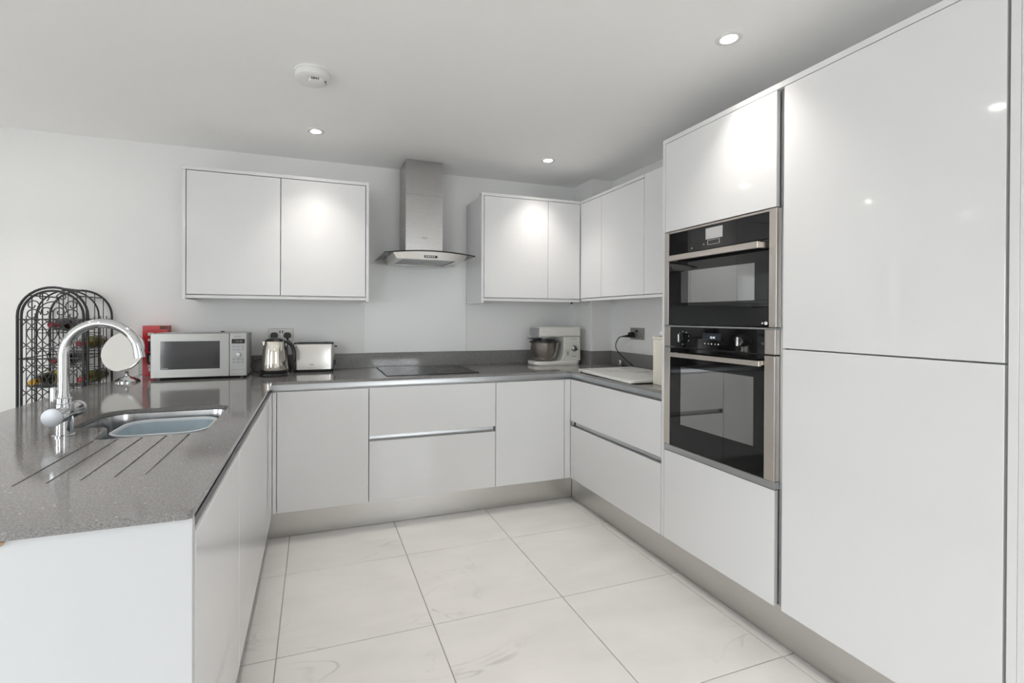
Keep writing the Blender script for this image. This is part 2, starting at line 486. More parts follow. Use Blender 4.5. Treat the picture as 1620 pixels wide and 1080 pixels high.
sx, sy = -.010, 2.215
t = thing('smoke_alarm', 'round white smoke alarm on the ceiling', 'smoke alarm', (sx, sy, ZC))
obj('base', add_lathe(new_bm(), [(.079, 0), (.079, -.006), (.075, -.008)], (sx, sy, ZC), 48), 'white_plastic', t, 40)
obj('cover', add_lathe(new_bm(), [(.074, -.008), (.0755, -.014), (.073, -.030), (.066, -.035), (.052, -.038)], (sx, sy, ZC), 48), 'white_plastic', t, 40)
obj('sensor_dome', add_lathe(new_bm(), [(.036, -.038), (.034, -.047), (.028, -.050)], (sx + .018, sy - .012, ZC), 32), 'white_plastic', t, 40)
for k in range(4):
    obj('vent_slot', bx(sx - .006 + k * .009, sx - .002 + k * .009, sy - .049, sy - .044, ZC - .047, ZC - .0395), 'black_plastic', t)
for k in range(2):
    obj('vent_slot', bx(sx + .044 + k * .008, sx + .048 + k * .008, sy - .030, sy - .0245, ZC - .0475, ZC - .041), 'black_plastic', t)
obj('indicator', add_lathe(new_bm(), [(.003, -.038), (.002, -.040)], (sx + .055, sy + .004, ZC), 12), 'print_grey', t, 40)

# ================================================================== PLINTHS, RAILS
PX, PY, PL = 1.6825, 2.8502, -.2537
tag(obj('plinth', bx(PL, PX, PY, PY + .016, .002, ZP - .002, bev=.001), 'plinth_metal'), 'brushed metal plinth under the hob run along the back', 'plinth')
tag(obj('plinth', bx(PX, PX + .016, .689, PY - .004, .002, ZP - .002, bev=.001), 'plinth_metal'), 'brushed metal plinth under the drawers and tall units', 'plinth')
tag(obj('plinth', bx(PL - .016, PL, 1.05, PY - .004, .002, ZP - .002, bev=.001), 'plinth_metal'), 'brushed metal plinth under the peninsula units', 'plinth')

def rail_profile(d0, s, z0, z1):
    """C-shaped recessed grip profile; d0 = door face, s = +1/-1 into the cabinet"""
    p = [(.004, z0 - .012), (.004, z0 + .0005), (.0195, z0 + .001), (.026, z0 + .005), (.0285, z0 + .012), (.029, z1), (.033, z1), (.033, z0 - .012)]
    p[0] = (.0205, z0 - .012); p[1] = (.0205, z0 + .0005); p[2] = (.0225, z0 + .001)
    return [(d0 + s * d, z) for d, z in p]
tag(obj('grip_rail', add_prism(new_bm(), rail_profile(YB, 1, ZD + .001, ZWB - .001), XL - .0285, XR + .0285, 'x'), 'aluminium', None, 30),
    'grey aluminium grip rail under the worktop along the hob run', 'grip rail')
bm = new_bm(); add_prism(bm, [(u, w) for u, w in rail_profile(XR, 1, ZD + .001, ZWB - .001)], 1.930, YB + .0284, 'y')
tag(obj('grip_rail', bm, 'aluminium', None, 30), 'grey aluminium grip rail under the worktop above the right-hand drawers', 'grip rail')
bm = new_bm(); add_prism(bm, [(u, w) for u, w in rail_profile(XL, -1, ZD + .001, ZWB - .001)], 1.046, YB + .0284, 'y')
tag(obj('grip_rail', bm, 'aluminium', None, 30), 'grey aluminium grip rail under the peninsula worktop edge', 'grip rail')

# ================================================================== BASE CABINETS
DB = .0014
def door_y(parent, x0, x1, z0, z1, y=YB, th=.019, name='door'):
    return obj(name, bx(x0, x1, y, y + th, z0, z1, bev=DB), 'gloss_white', parent)
def door_x(parent, y0, y1, z0, z1, x=XR, th=.019, s=1, name='door'):
    a, b = sorted((x, x + s * th)); return obj(name, bx(a, b, y0, y1, z0, z1, bev=DB), 'gloss_white', parent)

x1, x2, x3, x4 = -.1965, .3036, 1.1038, 1.6038
g = .002
CT = ZD - .018   # carcass tops stay below the rails
# back run
t = thing('base_cabinet', 'white gloss base cabinet with one door left of the hob drawers', 'cabinet', ((x1 + x2) / 2, 3.1, 0))
obj('carcass', bx(x1 + .002, x2 - .002, YB + .036, YW - .02, ZP, CT), 'satin_white', t); door_y(t, x1 + .002, x2 - g, ZP, ZD)
obj('filler', bx(XL + .0005, x1 - .002, YB + .0, YB + .020, ZP, ZD, bev=DB), 'gloss_white', t)
t = thing('drawer_cabinet', 'wide white gloss two-drawer cabinet under the hob', 'cabinet', ((x2 + x3) / 2, 3.1, 0))
obj('carcass', bx(x2 + .002, x3 - .002, YB + .036, YW - .02, ZP, CT), 'satin_white', t)
zA, zB = .508, .541
door_y(t, x2 + g, x3 - g, ZP, zA, name='drawer_front'); door_y(t, x2 + g, x3 - g, zB, ZD, name='drawer_front')
obj('grip_rail', add_prism(new_bm(), rail_profile(YB, 1, zA + .001, zB + .02), x2 + .006, x3 - .006, 'x'), 'aluminium', t, 30, 'grey aluminium grip rail')
t = thing('base_cabinet', 'white gloss base cabinet with one door right of the hob drawers', 'cabinet', ((x3 + x4) / 2, 3.1, 0))
obj('carcass', bx(x3 + .002, x4 - .002, YB + .036, YW - .02, ZP, CT), 'satin_white', t); door_y(t, x3 + g, x4 - .002, ZP, ZD)
obj('filler', bx(x4 + .002, XR - .0005, YB + .0, YB + .020, ZP, ZD, bev=DB), 'gloss_white', t)
# right run drawers
yA, yB_ = 1.931, 2.8125
t = thing('drawer_cabinet', 'white gloss two-drawer cabinet beside the tall oven unit', 'cabinet', (1.95, 2.37, 0))
obj('carcass', bx(XR + .036, XW - .01, yA + .012, yB_ - .02, ZP, CT), 'satin_white', t)
door_x(t, yA, yB_, ZP, .506, name='drawer_front'); door_x(t, yA, yB_, .540, ZD, name='drawer_front')
bm = new_bm(); add_prism(bm, rail_profile(XR, 1, .507, .56), yA + .004, yB_ - .012, 'y')
obj('grip_rail', bm, 'aluminium', t, 30, 'grey aluminium grip rail')
obj('end_cap', bx(XR + .002, XR + .020, yB_ - .012, yB_ - .001, .507, .539), 'aluminium', t)
# peninsula
yp0, yp1, yp2, yp3 = 1.047, 1.609, 2.462, 2.790
t = thing('base_cabinet', 'white gloss peninsula cabinet with one door nearest the camera', 'cabinet', (-.52, (yp0 + yp1) / 2, 0))
obj('carcass', bx(-.80, XL - .036, yp0, yp1 - .004, ZP, CT), 'satin_white', t); door_x(t, yp0, yp1 - g, ZP, ZD, XL, s=-1)
t = thing('sink_cabinet', 'white gloss peninsula cabinet with a wide door below the sink', 'cabinet', (-.52, (yp1 + yp2) / 2, 0))
bm = new_bm()
for a in ((-.80, XL - .036, yp1, yp1 + .018, ZP, CT), (-.80, XL - .036, yp2 - .02, yp2 - .002, ZP, CT), (-.80, XL - .036, yp1 + .018, yp2 - .02, ZP, ZP + .018), (-.80, -.79, yp1 + .018, yp2 - .02, ZP + .018, CT)): add_box(bm, *a)
obj('carcass', bm, 'satin_white', t); door_x(t, yp1 + g, yp2 - .002, ZP, ZD, XL, s=-1)
obj('filler', bx(XL - .019, XL - .001, yp2 + .002, yp3 + .022, ZP, ZD, bev=DB), 'gloss_white', t)
t = thing('end_panel', 'large plain white end panel at the near end of the peninsula', 'end panel', (-.6, 1.03, 0))
obj('panel', bx(-1.02, XL - .001, 1.022, 1.042, .002, ZWB - .002, bev=.001), 'satin_white', t)
obj('packing_wedge', add_prism(new_bm(), [(-.56, ZWB - .002), (-.497, ZWB - .0025), (-.504, ZWB - .010), (-.52, ZWB - .013), (-.56, ZWB - .015)], 1.0155, 1.0215, 'y'), 'oak', t, None, 'small oak packing wedge')
tag(obj('back_panel', bx(-.825, -.805, 1.046, 3.00, .002, ZWB - .002, bev=.001), 'satin_white'), 'white panel on the far side of the peninsula units', 'panel')

# ================================================================== WORKTOP
SINK = round_poly([(-.327, 1.676), (-.327, 2.180), (-.752, 2.180), (-.752, 1.875), (-.636, 1.855), (-.616, 1.676)], [.055, .065, .09, .012, .05, .012], 7)
OUT = [(-1.12, 1.012), (XL + .0, 1.012), (XL, 2.826), (1.6504, 2.826), (1.6504, 1.930), (XW - .001, 1.930), (XW - .001, YPIL - .001), (XPIL - .001, YPIL - .001), (XPIL - .001, YW - .001),
       (-1.03, YW - .001), (-1.035, 3.28), (-1.05, 3.165), (-1.085, 3.092), (-1.112, 3.00), (-1.12, 2.90)]
OUT = round_poly(OUT, [.01, .010, .006, .006, 0, 0, 0, 0, 0, 0, 0, 0, 0, 0, 0], 4)
gx = [-.611, -.552, -.490, -.4275, -.3665]
gy1 = [1.674, 1.674, 1.674, 1.674, 1.674]
GRV = []
for x in gx:
    w = .0032
    GRV.append([(x - w, 1.276), (x + w, 1.276), (x + w, 1.669), (x - w, 1.669)])
def worktop_bm():
    bm = new_bm()
    ch = .0012
    def ring(poly, z): return [bm.verts.new((x, y, z)) for x, y in poly]
    def edges(r): return [bm.edges.new((r[i], r[(i + 1) % len(r)])) for i in range(len(r))]
    def walls(a, b):
        n = len(a)
        for i in range(n): bm.faces.new((a[i], a[(i + 1) % n], b[(i + 1) % n], b[i]))
    top = ring(OUT, ZW); st = ring(SINK, ZW)
    gs = [ring(gr, ZW) for gr in GRV]
    es = edges(top) + edges(st)
    for gr in gs: es += edges(gr)
    bmesh.ops.triangle_fill(bm, edges=es, use_beauty=True, use_dissolve=False, normal=(0, 0, 1))
    bot = ring(OUT, ZWB); sb = ring(SINK, ZWB)
    es = edges(bot) + edges(sb)
    bmesh.ops.triangle_fill(bm, edges=es, use_beauty=True, use_dissolve=False, normal=(0, 0, -1))
    walls(top, bot); walls(st, sb)
    for gr, pl in zip(gs, GRV):
        cxm = (pl[0][0] + pl[1][0]) / 2
        lo = [bm.verts.new((x, y, ZW - (.0022 if y < 1.5 else .0042))) for x, y in pl]
        walls(gr, lo); bm.faces.new(lo)
    bmesh.ops.recalc_face_normals(bm, faces=bm.faces[:])
    return bm
t = thing('worktop', 'speckled grey quartz worktop running around the kitchen and over the peninsula', 'worktop', (.5, 2.3, ZWB))
obj('slab', worktop_bm(), 'quartz', t)
ZU, ut = .9808, .018
ups = [(-1.028, XPIL - ut - .001, YW - ut, YW - .0005), (XPIL - ut, XPIL - .0005, YPIL - ut, YW - .0005), (XPIL - .0005 + .0005, XW - ut - .001, YPIL - ut, YPIL - .0005), (XW - ut, XW - .0005, 1.930, YPIL - .0005)]
for a in ups:
    obj('upstand', bx(a[0], a[1], a[2], a[3], ZW + .0002, ZU, bev=.001, seg=1), 'quartz', t, None, 'dark speckled quartz upstand')
# glass splashback
tag(obj('splashback', bx(.337, 1.102, YW - .0065, YW - .0005, ZU + .001, 1.626, bev=.001), 'splash_glass'), 'white glass splashback panel behind the hob', 'splashback')

# ================================================================== SINK + TAP + TUB
def scaled(poly, s, c=None):
    if c is None: c = (sum(p[0] for p in poly) / len(poly), sum(p[1] for p in poly) / len(poly))
    return [(c[0] + (x - c[0]) * s, c[1] + (y - c[1]) * s) for x, y in poly]
t = thing('sink', 'brushed steel undermount sink set into the peninsula worktop', 'sink', (-.53, 1.93, .66))
bm = new_bm()
add_loft(bm, [(scaled(SINK, 1.06), ZWB - .0015), (scaled(SINK, 1.0), ZWB - .002), (scaled(SINK, .985), ZWB - .03), (scaled(SINK, .965), .70), (scaled(SINK, .93), .675), (scaled(SINK, .85), .668), (scaled(SINK, .10), .666)])
obj('bowl', bm, 'sink_steel', t, 40)
obj('drain', add_lathe(new_bm(), [(.045, .6675), (.045, .671), (.036, .671), (.03, .669)], (-.53, 1.94, 0), 32), 'chrome', t, 40)
tb = round_poly([(-.352, 1.826), (-.352, 2.088), (-.648, 2.088), (-.648, 1.826)], .075, 8)
t = thing('washing_up_bowl', 'blue-grey plastic washing-up bowl inside the sink', 'washing-up bowl', (-.5, 1.94, .69))
zr = .8500
bm = new_bm()
add_loft(bm, [(scaled(tb, .82), .690), (scaled(tb, .97), zr - .010), (scaled(tb, .955), zr - .010), (scaled(tb, .80), .698)], cap0=True)
obj('tub', bm, 'tub_plastic', t, 40)
bm = new_bm(); add_loft(bm, [(scaled(tb, .955), zr - .0098), (scaled(tb, 1.02), zr - .008), (scaled(tb, 1.02), zr - .001), (scaled(tb, 1.012), zr), (scaled(tb, .965), zr), (scaled(tb, .955), zr - .002), (scaled(tb, .955), zr - .0098)], cap1=False)
obj('rim', bm, 'tub_rim', t, 40, 'pale grey rim')

tx, ty = -.722, 1.765
t = thing('kitchen_tap', 'chrome swan-neck mixer tap beside the sink', 'tap', (tx, ty, ZW))
obj('body', add_lathe(new_bm(), [(.0275, ZW + .0003), (.0275, ZW + .004), (.0235, ZW + .006), (.0235, ZW + .098), (.0205, ZW + .101), (.0205, ZW + .115), (.0165, ZW + .118), (.0165, ZW + .128)], (tx, ty, 0), 32), 'chrome', t, 30)
zb = ZW + .068
obj('lever_barrel', add_lathe(new_bm(), [(.0245, -.066), (.0245, -.064), (.0245, .070), (.0238, .072)], (tx, ty, zb), 32, 'y'), 'chrome', t, 30)
obj('filter_lever', add_lathe(new_bm(), [(.0235, .0745), (.0245, .0765), (.0245, .092), (.022, .095)], (tx, ty, zb), 32, 'y'), 'chrome', t, 30)
obj('seam_ring', add_lathe(new_bm(), [(.0238, .0705), (.0238, .0760)], (tx, ty, zb), 32, 'y'), 'black_plastic', t, 30)
obj('barrel_cap', add_lathe(new_bm(), [(.0270, -.0665), (.0265, -.0690), (.0230, -.0700)], (tx, ty, zb), 32, 'y'), 'satin_chrome', t, 30)
obj('lever', bx(tx - .008, tx + .006, ty - .062, ty - .054, zb + .0245, zb + .088, bev=.003), 'chrome', t, 40)
Rg = .0965; za = ZW + .246
pts = [(tx, ty, ZW + .125), (tx, ty, ZW + .17), (tx, ty, za - .01)]
for k in range(25):
    a = math.pi - (math.pi - R(14)) * k / 24
    pts.append((tx + Rg + Rg * math.cos(a), ty, za + Rg * math.sin(a)))
e = pts[-1]; pts.append((e[0] + .004, ty, e[2] - .022))
obj('spout', add_tube(new_bm(), pts, .0142, 24), 'chrome', t, 40)
obj('aerator', add_tube(new_bm(), [(e[0] + .0036, ty, e[2] - .019), (e[0] + .006, ty, e[2] - .036)], .0158, 24), 'chrome', t, 40)

# ================================================================== HOB
t = thing('hob', 'black glass induction hob set in the back worktop', 'hob', (.72, 3.16, ZW))
obj('glass_top', bx(.420, 1.021, 2.903, 3.412, ZW + .0003, ZW + .0055, bev=.002), 'black_glass', t)
for k, (x, y, r) in enumerate(((.56, 3.03, .075), (.56, 3.27, .09), (.87, 3.03, .09), (.87, 3.27, .075))):
    bm = new_bm(); add_tube(bm, [(x + r * math.cos(a * math.pi / 24), y + r * math.sin(a * math.pi / 24), ZW + .0055) for a in range(48)], .0004, 4, closed=True)
    obj('cooking_zone', bm, 'print_grey', t)

# ================================================================== WALL UNITS
def wall_unit_left():
    yf, yb = 3.150, YW - .002
    t = thing('wall_cabinet', 'white gloss two-door wall cabinet left of the extractor hood', 'cabinet', (-.2, 3.3, 1.342))
    x0, xe = -.731, .336
    for a in ((x0, x0 + .018), (xe - .018, xe)): obj('side_panel', bx(a[0], a[1], yf, yb, 1.342, 2.100, bev=.001), 'gloss_white', t)
    obj('top_panel', bx(x0, xe, yf, yb, 2.1005, 2.120, bev=.001), 'gloss_white', t)
    obj('carcass', bx(x0 + .0185, xe - .0185, yf + .042, yb, 1.385, 2.0995), 'satin_white', t)
    door_y(t, x0 + .0222, -.2022, 1.3715, 2.0962, yf); door_y(t, -.1978, xe - .0222, 1.3715, 2.0962, yf)
    obj('pelmet', bx(x0 + .0185, xe - .0185, yf + .004, yf + .021, 1.3485, 1.3665, bev=.001), 'gloss_white', t)
wall_unit_left()

yf, yb = 3.100, YW - .002
t = thing('wall_cabinet', 'white gloss wall cabinet right of the extractor hood on the back wall', 'cabinet', (1.5, 3.3, 1.342))
obj('side_panel', bx(1.103, 1.121, yf, yb, 1.342, 2.0975, bev=.001), 'gloss_white', t)
obj('top_panel', bx(1.103, 1.8965, yf, yb - .3, 2.098, 2.117, bev=.001), 'gloss_white', t)
obj('carcass', bx(1.122, 1.895, yf + .042, yb, 1.392, 2.0975), 'satin_white', t)
door_y(t, 1.125, 1.6225, 1.3815, 2.0945, yf); door_y(t, 1.6255, 1.893, 1.3815, 2.0945, yf)
obj('pelmet', bx(1.122, 1.894, yf + .004, yf + .021, 1.357, 1.3765, bev=.001), 'gloss_white', t)
obj('under_light', add_lathe(new_bm(), [(.008, 1.357), (.008, 1.347), (.005, 1.345)], (1.84, yf + .03, 0), 12), 'black_plastic', t, 40)
XU = 1.897
t = thing('wall_cabinet', 'white gloss wall cabinet on the right wall beside the tall oven unit', 'cabinet', (2.05, 2.5, 1.342))
obj('top_panel', bx(XU, XW - .002, 2.378, yf - .001 + .0, 2.098, 2.117, bev=.001), 'gloss_white', t)
obj('carcass', bx(XU + .042, XW - .002, 1.93, yf, 1.392, 2.0975), 'satin_white', t)
door_x(t, 2.8295, 3.098, 1.3865, 2.0945, XU); door_x(t, 2.3775, 2.8265, 1.3865, 2.0945, XU)
obj('filler_panel', bx(XU, XU + .019, 1.932, 2.3745, 1.3865, 2.117, bev=DB), 'gloss_white', t)
obj('pelmet', bx(XU + .004, XU + .021, 1.932, yf - .001, 1.364, 1.3815, bev=.001), 'gloss_white', t)

# ================================================================== TALL UNITS
ZT = 2.1055
yo0, yo1, yf0, yf1, ypn = 1.3118, 1.9067, 1.2821, .6858, 1.927
t = thing('oven_housing', 'tall white gloss unit housing the two built-in ovens', 'tall cabinet', (1.95, 1.61, 0))
obj('end_panel', bx(XR, XW - .002, yo1 + .0025, ypn, .152, 2.1075, bev=.001), 'gloss_white', t)
bm = new_bm()
for a in ((XR + .042, XW - .01, yo1 - .018, yo1 + .002, ZP, ZT), (XR + .042, XW - .01, 1.287, 1.305, ZP, ZT), (XR + .042, XW - .01, 1.305, yo1 - .018, ZP, .600),
          (XR + .042, XW - .01, 1.305, yo1 - .018, 1.668, ZT), (XW - .02, XW - .01, 1.305, yo1 - .018, .6, 1.668)): add_box(bm, *a)
obj('carcass', bm, 'satin_white', t)
door_x(t, yo0, yo1, ZP, .5885, name='lower_door'); door_x(t, yo0, yo1, 1.6665, ZT, name='upper_door')
obj('grip_rail', bx(XR + .021, XR + .0238, yf0 + .003, yo0 - .003, ZP, ZT), 'aluminium', t, None, 'vertical grey aluminium grip rail')
t = thing('fridge_housing', 'tall white gloss fridge housing with two large plain doors', 'tall cabinet', (1.95, .98, 0))
obj('carcass', bx(XR + .042, XW - .01, yf1 - .003, 1.2865, ZP, ZT), 'satin_white', t)
door_x(t, yf1, yf0, ZP, 1.1272, name='lower_door'); door_x(t, yf1, yf0, 1.1318, ZT, name='upper_door')
obj('end_panel', bx(XR, XW - .002, .6605, yf1 - .0065, .002, 2.1075, bev=.001), 'gloss_white', t)
obj('end_panel', bx(XR, XW - .002, .6385, .6600, .002, 2.1075, bev=.001), 'gloss_white', t)
tag(obj('cornice_panel', bx(XR, XW - .002, .6385, ypn, 2.108, 2.1298, bev=.001), 'gloss_white'), 'white gloss top panel along the tall units', 'top panel')

# ------------------------------------------------------------------ ovens
XO = XR - .002          # appliance fascia plane
def wires(bm, pts, r=.0015): add_tube(bm, pts, r, 6)
t = thing('compact_oven', 'black glass and steel compact oven in the upper slot', 'oven', (1.9, 1.61, 1.207))
z0, z1 = 1.2085, 1.6615
obj('body', bx(XR + .06, XW - .06, 1.335, 1.88, z0 + .01, z1 - .01), 'mw_side', t)
obj('side_trim', bx(XO - .004, XR + .02, 1.8765, 1.9035, z0, z1, bev=.001), 'oven_steel', t, None, 'brushed steel side trim')
obj('side_trim', bx(XO - .004, XR + .02, 1.3045, 1.3355, z0, z1, bev=.001), 'oven_steel', t, None, 'brushed steel side trim')
obj('top_trim', bx(XO - .002, XR + .02, 1.3365, 1.8755, 1.6525, z1, bev=.001), 'oven_steel', t)
obj('control_panel', bx(XO, XR + .02, 1.3365, 1.8755, 1.5495, 1.6520, bev=.001), 'black_glass', t, None, 'black glass control panel')
dr = obj('door', bx(XO + .0005, XR + .03, 1.3365, 1.8755, z0 + .001, 1.3145, bev=.001), 'black_glass', t)
bm = new_bm()
for a in ((XO, XR + .02, 1.3365, 1.8755, 1.4635, 1.5470), (XO, XR + .02, 1.3365, 1.4015, 1.3146, 1.4634), (XO, XR + .02, 1.8025, 1.8755, 1.3146, 1.4634)): add_box(bm, *a)
obj('door_surround', bm, 'black_glass', dr)
obj('window', bx(XO + .002, XO + .006, 1.4016, 1.8024, 1.3147, 1.4633), 'oven_window', dr, None, 'grey oven window')
bm = new_bm()
for a in ((XR + .055, XR + .0598, 1.40, 1.81, 1.30, 1.48), (XR + .021, XR + .054, 1.40, 1.81, 1.30, 1.313), (XR + .021, XR + .054, 1.40, 1.81, 1.465, 1.48)): add_box(bm, *a)
obj('cavity', bm, 'oven_cavity', t)
h = obj('handle', bx(XO - .052, XO - .038, 1.346, 1.835, 1.512, 1.538, bev=.002), 'oven_steel', dr, None, 'brushed steel bar handle')
for y in (1.3465, 1.8205): obj('handle_post', bx(XO - .0385, XO, y, y + .014, 1.514, 1.536, bev=.001), 'oven_steel', dr)
obj('display', bx(XO - .0008, XO, 1.557, 1.649, 1.592, 1.641), 'display_grey', t, None, 'pale grey display screen')
bm = new_bm()
for a in ((1.573, 1.638, 1.5865, 1.5875), (1.573, 1.638, 1.5675, 1.5685), (1.573, 1.5745, 1.5675, 1.5875), (1.6365, 1.638, 1.5675, 1.5875)): add_box(bm, XO - .0006, XO, *a)
obj('button_outline', bm, 'print_white', t)
for y, z in ((1.660, 1.573), (1.730, 1.5645)): obj('touch_button', add_lathe(new_bm(), [(.0045, -.0006), (.0045, 0)], (XO, y, z), 16, 'x'), 'print_grey', t)
obj('emblem', add_lathe(new_bm(), [(.0075, -.0006), (.0075, 0)], (XO, 1.350, 1.2235), 20, 'x', sy=.9), 'print_white', t)
obj('emblem', add_lathe(new_bm(), [(.0035, -.0006), (.0035, 0)], (XO, 1.3655, 1.2232), 16, 'x'), 'print_white', t)

t = thing('single_oven', 'black glass and steel single oven in the lower slot', 'oven', (1.9, 1.61, .606))
z0, z1 = .6105, 1.2065
obj('body', bx(XR + .10, XW - .06, 1.335, 1.88, z0 + .01, z1 - .01), 'mw_side', t)
obj('top_trim', bx(XO - .004, XR + .02, 1.3055, 1.9030, 1.1995, z1, bev=.001), 'aluminium', t)
obj('control_panel', bx(XO, XR + .02, 1.3535, 1.8650, 1.1045, 1.1990, bev=.001), 'black_glass', t, None, 'black glass control panel')
for a, b in ((1.8655, 1.9035), (1.3090, 1.3530)):
    obj('panel_trim', bx(XO - .003, XR + .02, a, b, 1.1045, 1.1990, bev=.001), 'oven_steel', t, None, 'brushed steel trim')
dr = obj('door', bx(XO, XR + .03, 1.3535, 1.8650, z0 + .012, .7335, bev=.001), 'black_glass', t)
bm = new_bm()
for a in ((XO, XR + .02, 1.3535, 1.8650, 1.0095, 1.0985), (XO, XR + .02, 1.3535, 1.4035, .7336, 1.0094), (XO, XR + .02, 1.8010, 1.8650, .7336, 1.0094)): add_box(bm, *a)
obj('door_surround', bm, 'black_glass', dr)
for a, b in ((1.8655, 1.9035), (1.3090, 1.3530)):
    obj('door_trim', bx(XO - .004, XR + .02, a, b, z0 + .012, 1.0985, bev=.001), 'oven_steel', dr, None, 'brushed steel trim')
obj('window', bx(XO + .002, XO + .006, 1.4036, 1.8009, .7337, 1.0093), 'oven_window', dr, None, 'grey oven window')
bm = new_bm()
for a in ((XR + .092, XR + .097, 1.39, 1.81, .72, 1.02), (XR + .03, XR + .092, 1.39, 1.81, .715, .732), (XR + .03, XR + .092, 1.39, 1.81, 1.01, 1.02), (XR + .03, XR + .092, 1.805, 1.81, .732, 1.01), (XR + .03, XR + .092, 1.39, 1.395, .732, 1.01)): add_box(bm, *a)
obj('cavity', bm, 'oven_cavity', t)
for z in (.815, .885):
    bm = new_bm(); wires(bm, [(XR + .04, 1.41, z), (XR + .04, 1.795, z)], .002); wires(bm, [(XR + .06, 1.41, z), (XR + .06, 1.795, z)], .002)
    obj('shelf_wire', bm, 'chrome', t)
obj('handle', bx(XO - .052, XO - .038, 1.337, 1.832, 1.059, 1.079, bev=.002), 'oven_steel', dr, None, 'brushed steel bar handle')
for y in (1.3545, 1.8175): obj('handle_post', bx(XO - .0385, XO, y, y + .014, 1.061, 1.077, bev=.001), 'oven_steel', dr)
obj('base_trim', bx(XO - .001, XR + .02, 1.3090, 1.9035, .5925, .6205, bev=.001), 'aluminium', t)
for y, z in ((1.778, 1.148), (1.452, 1.148)):
    k = obj('control_knob', add_lathe(new_bm(), [(.0215, 0), (.0215, -.010), (.0195, -.026), (.018, -.028)], (XO, y, z), 28, 'x'), 'black_glass', t, 40, 'black control knob with a chrome grip')
    obj('grip', bx(XO - .034, XO - .0275, y - .004, y + .004, z - .018, z + .018, bev=.001), 'chrome', k)
for k in range(8):
    a = R(-20 + 40 * k) ; y = 1.778 - .034 * math.cos(a); z = 1.148 + .031 * math.sin(a)
    obj('dial_mark', bx(XO - .0005, XO, y - .0022, y + .0022, z - .002, z + .002), 'print_white', t)
obj('display', bx(XO - .0006, XO, 1.562, 1.662, 1.147, 1.176), 'display_dark', t, None, 'dark display screen')
obj('clock_digits', text_bm('12:45', .013, (XO - .0007, 1.622, 1.153), '-x', .0002), 'led', t)
for k in range(5): obj('touch_button', bx(XO - .0005, XO, 1.573 + k * .0185, 1.5765 + k * .0185 + (.003 if k % 2 == 0 else 0), 1.126, 1.1315), 'print_white', t)

# ================================================================== EXTRACTOR HOOD
hc = .713
t = thing('extractor_hood', 'steel chimney extractor hood with curved glass canopy above the hob', 'extractor hood', (hc, 3.2, 1.61))
ch = obj('chimney', bx(.589, .848, 3.202, YW - .002, 2.085, ZC - .002, bev=.0012), 'hood_steel', t, None, 'brushed steel upper chimney duct')
obj('lower_duct', bx(.5875, .8495, 3.2005, YW - .002, 1.672, 2.0845, bev=.0012), 'hood_steel', t, None, 'brushed steel lower chimney duct')
# curved glass sheet
bm = new_bm(); N = 24; th = .006
def gz(u): return 1.650 + .020 * (1 - (u / .30) ** 2)
def gyf(u): return 2.95 + .02 * (u / .30) ** 2
lo_f, lo_b, hi_f, hi_b = [], [], [], []
for i in range(N + 1):
    u = -.30 + .60 * i / N; z = gz(u)
    lo_f.append(bm.verts.new((hc + u, gyf(u), z - th))); hi_f.append(bm.verts.new((hc + u, gyf(u), z)))
    lo_b.append(bm.verts.new((hc + u, YW - .004, z - th))); hi_b.append(bm.verts.new((hc + u, YW - .004, z)))
for i in range(N):
    for a, b in ((lo_f, hi_f), (hi_f, hi_b), (hi_b, lo_b), (lo_b, lo_f)):
        bm.faces.new((a[i], a[i + 1], b[i + 1], b[i]))
for i in (0, N): bm.faces.new((lo_f[i], hi_f[i], hi_b[i], lo_b[i]))
bmesh.ops.recalc_face_normals(bm, faces=bm.faces[:])
gl = obj('glass_canopy', bm, 'clear_glass', t, 40, 'curved clear glass canopy')
# dark edge band of the glass
bm = new_bm(); add_tube(bm, [(hc - .30 + .60 * i / N, gyf(-.30 + .60 * i / N) - .001, gz(-.30 + .60 * i / N) - th / 2) for i in range(N + 1)], .0033, 6)
obj('glass_edge', bm, 'black_glass', gl)
bm = new_bm(); add_tube(bm, [(hc - .301, 2.97, 1.647), (hc - .301, YW - .006, 1.647)], .0028, 6)
obj('glass_edge', bm, 'black_glass', gl)
# steel body under the glass: tapered tray
bm = new_bm()
def ringbox(x0, x1, y0, y1, z): return [bm.verts.new(p) for p in ((x0, y0, z), (x1, y0, z), (x1, y1, z), (x0, y1, z))]
M_ = 16
top_f = []; bot_f = []
for i in range(M_ + 1):
    u = -.245 + .49 * i / M_
    top_f.append(bm.verts.new((hc + u, 2.965 + .01 * (u / .245) ** 2, gz(u) - th - .0005)))
    ub = u * (.222 / .245)
    bot_f.append(bm.verts.new((hc + ub, 2.975 + .01 * (u / .245) ** 2, 1.614)))
tb_l = bm.verts.new((hc - .245, YW - .006, gz(.245) - th - .0005)); tb_r = bm.verts.new((hc + .245, YW - .006, gz(.245) - th - .0005))
bb_l = bm.verts.new((hc - .222, YW - .006, 1.614)); bb_r = bm.verts.new((hc + .222, YW - .006, 1.614))
for i in range(M_): bm.faces.new((top_f[i], top_f[i + 1], bot_f[i + 1], bot_f[i]))
bm.faces.new((top_f[0], bot_f[0], bb_l, tb_l)); bm.faces.new((bot_f[-1], top_f[-1], tb_r, bb_r))
bm.faces.new((tb_l, bb_l, bb_r, tb_r)); bm.faces.new([*top_f, tb_r, tb_l][::-1])
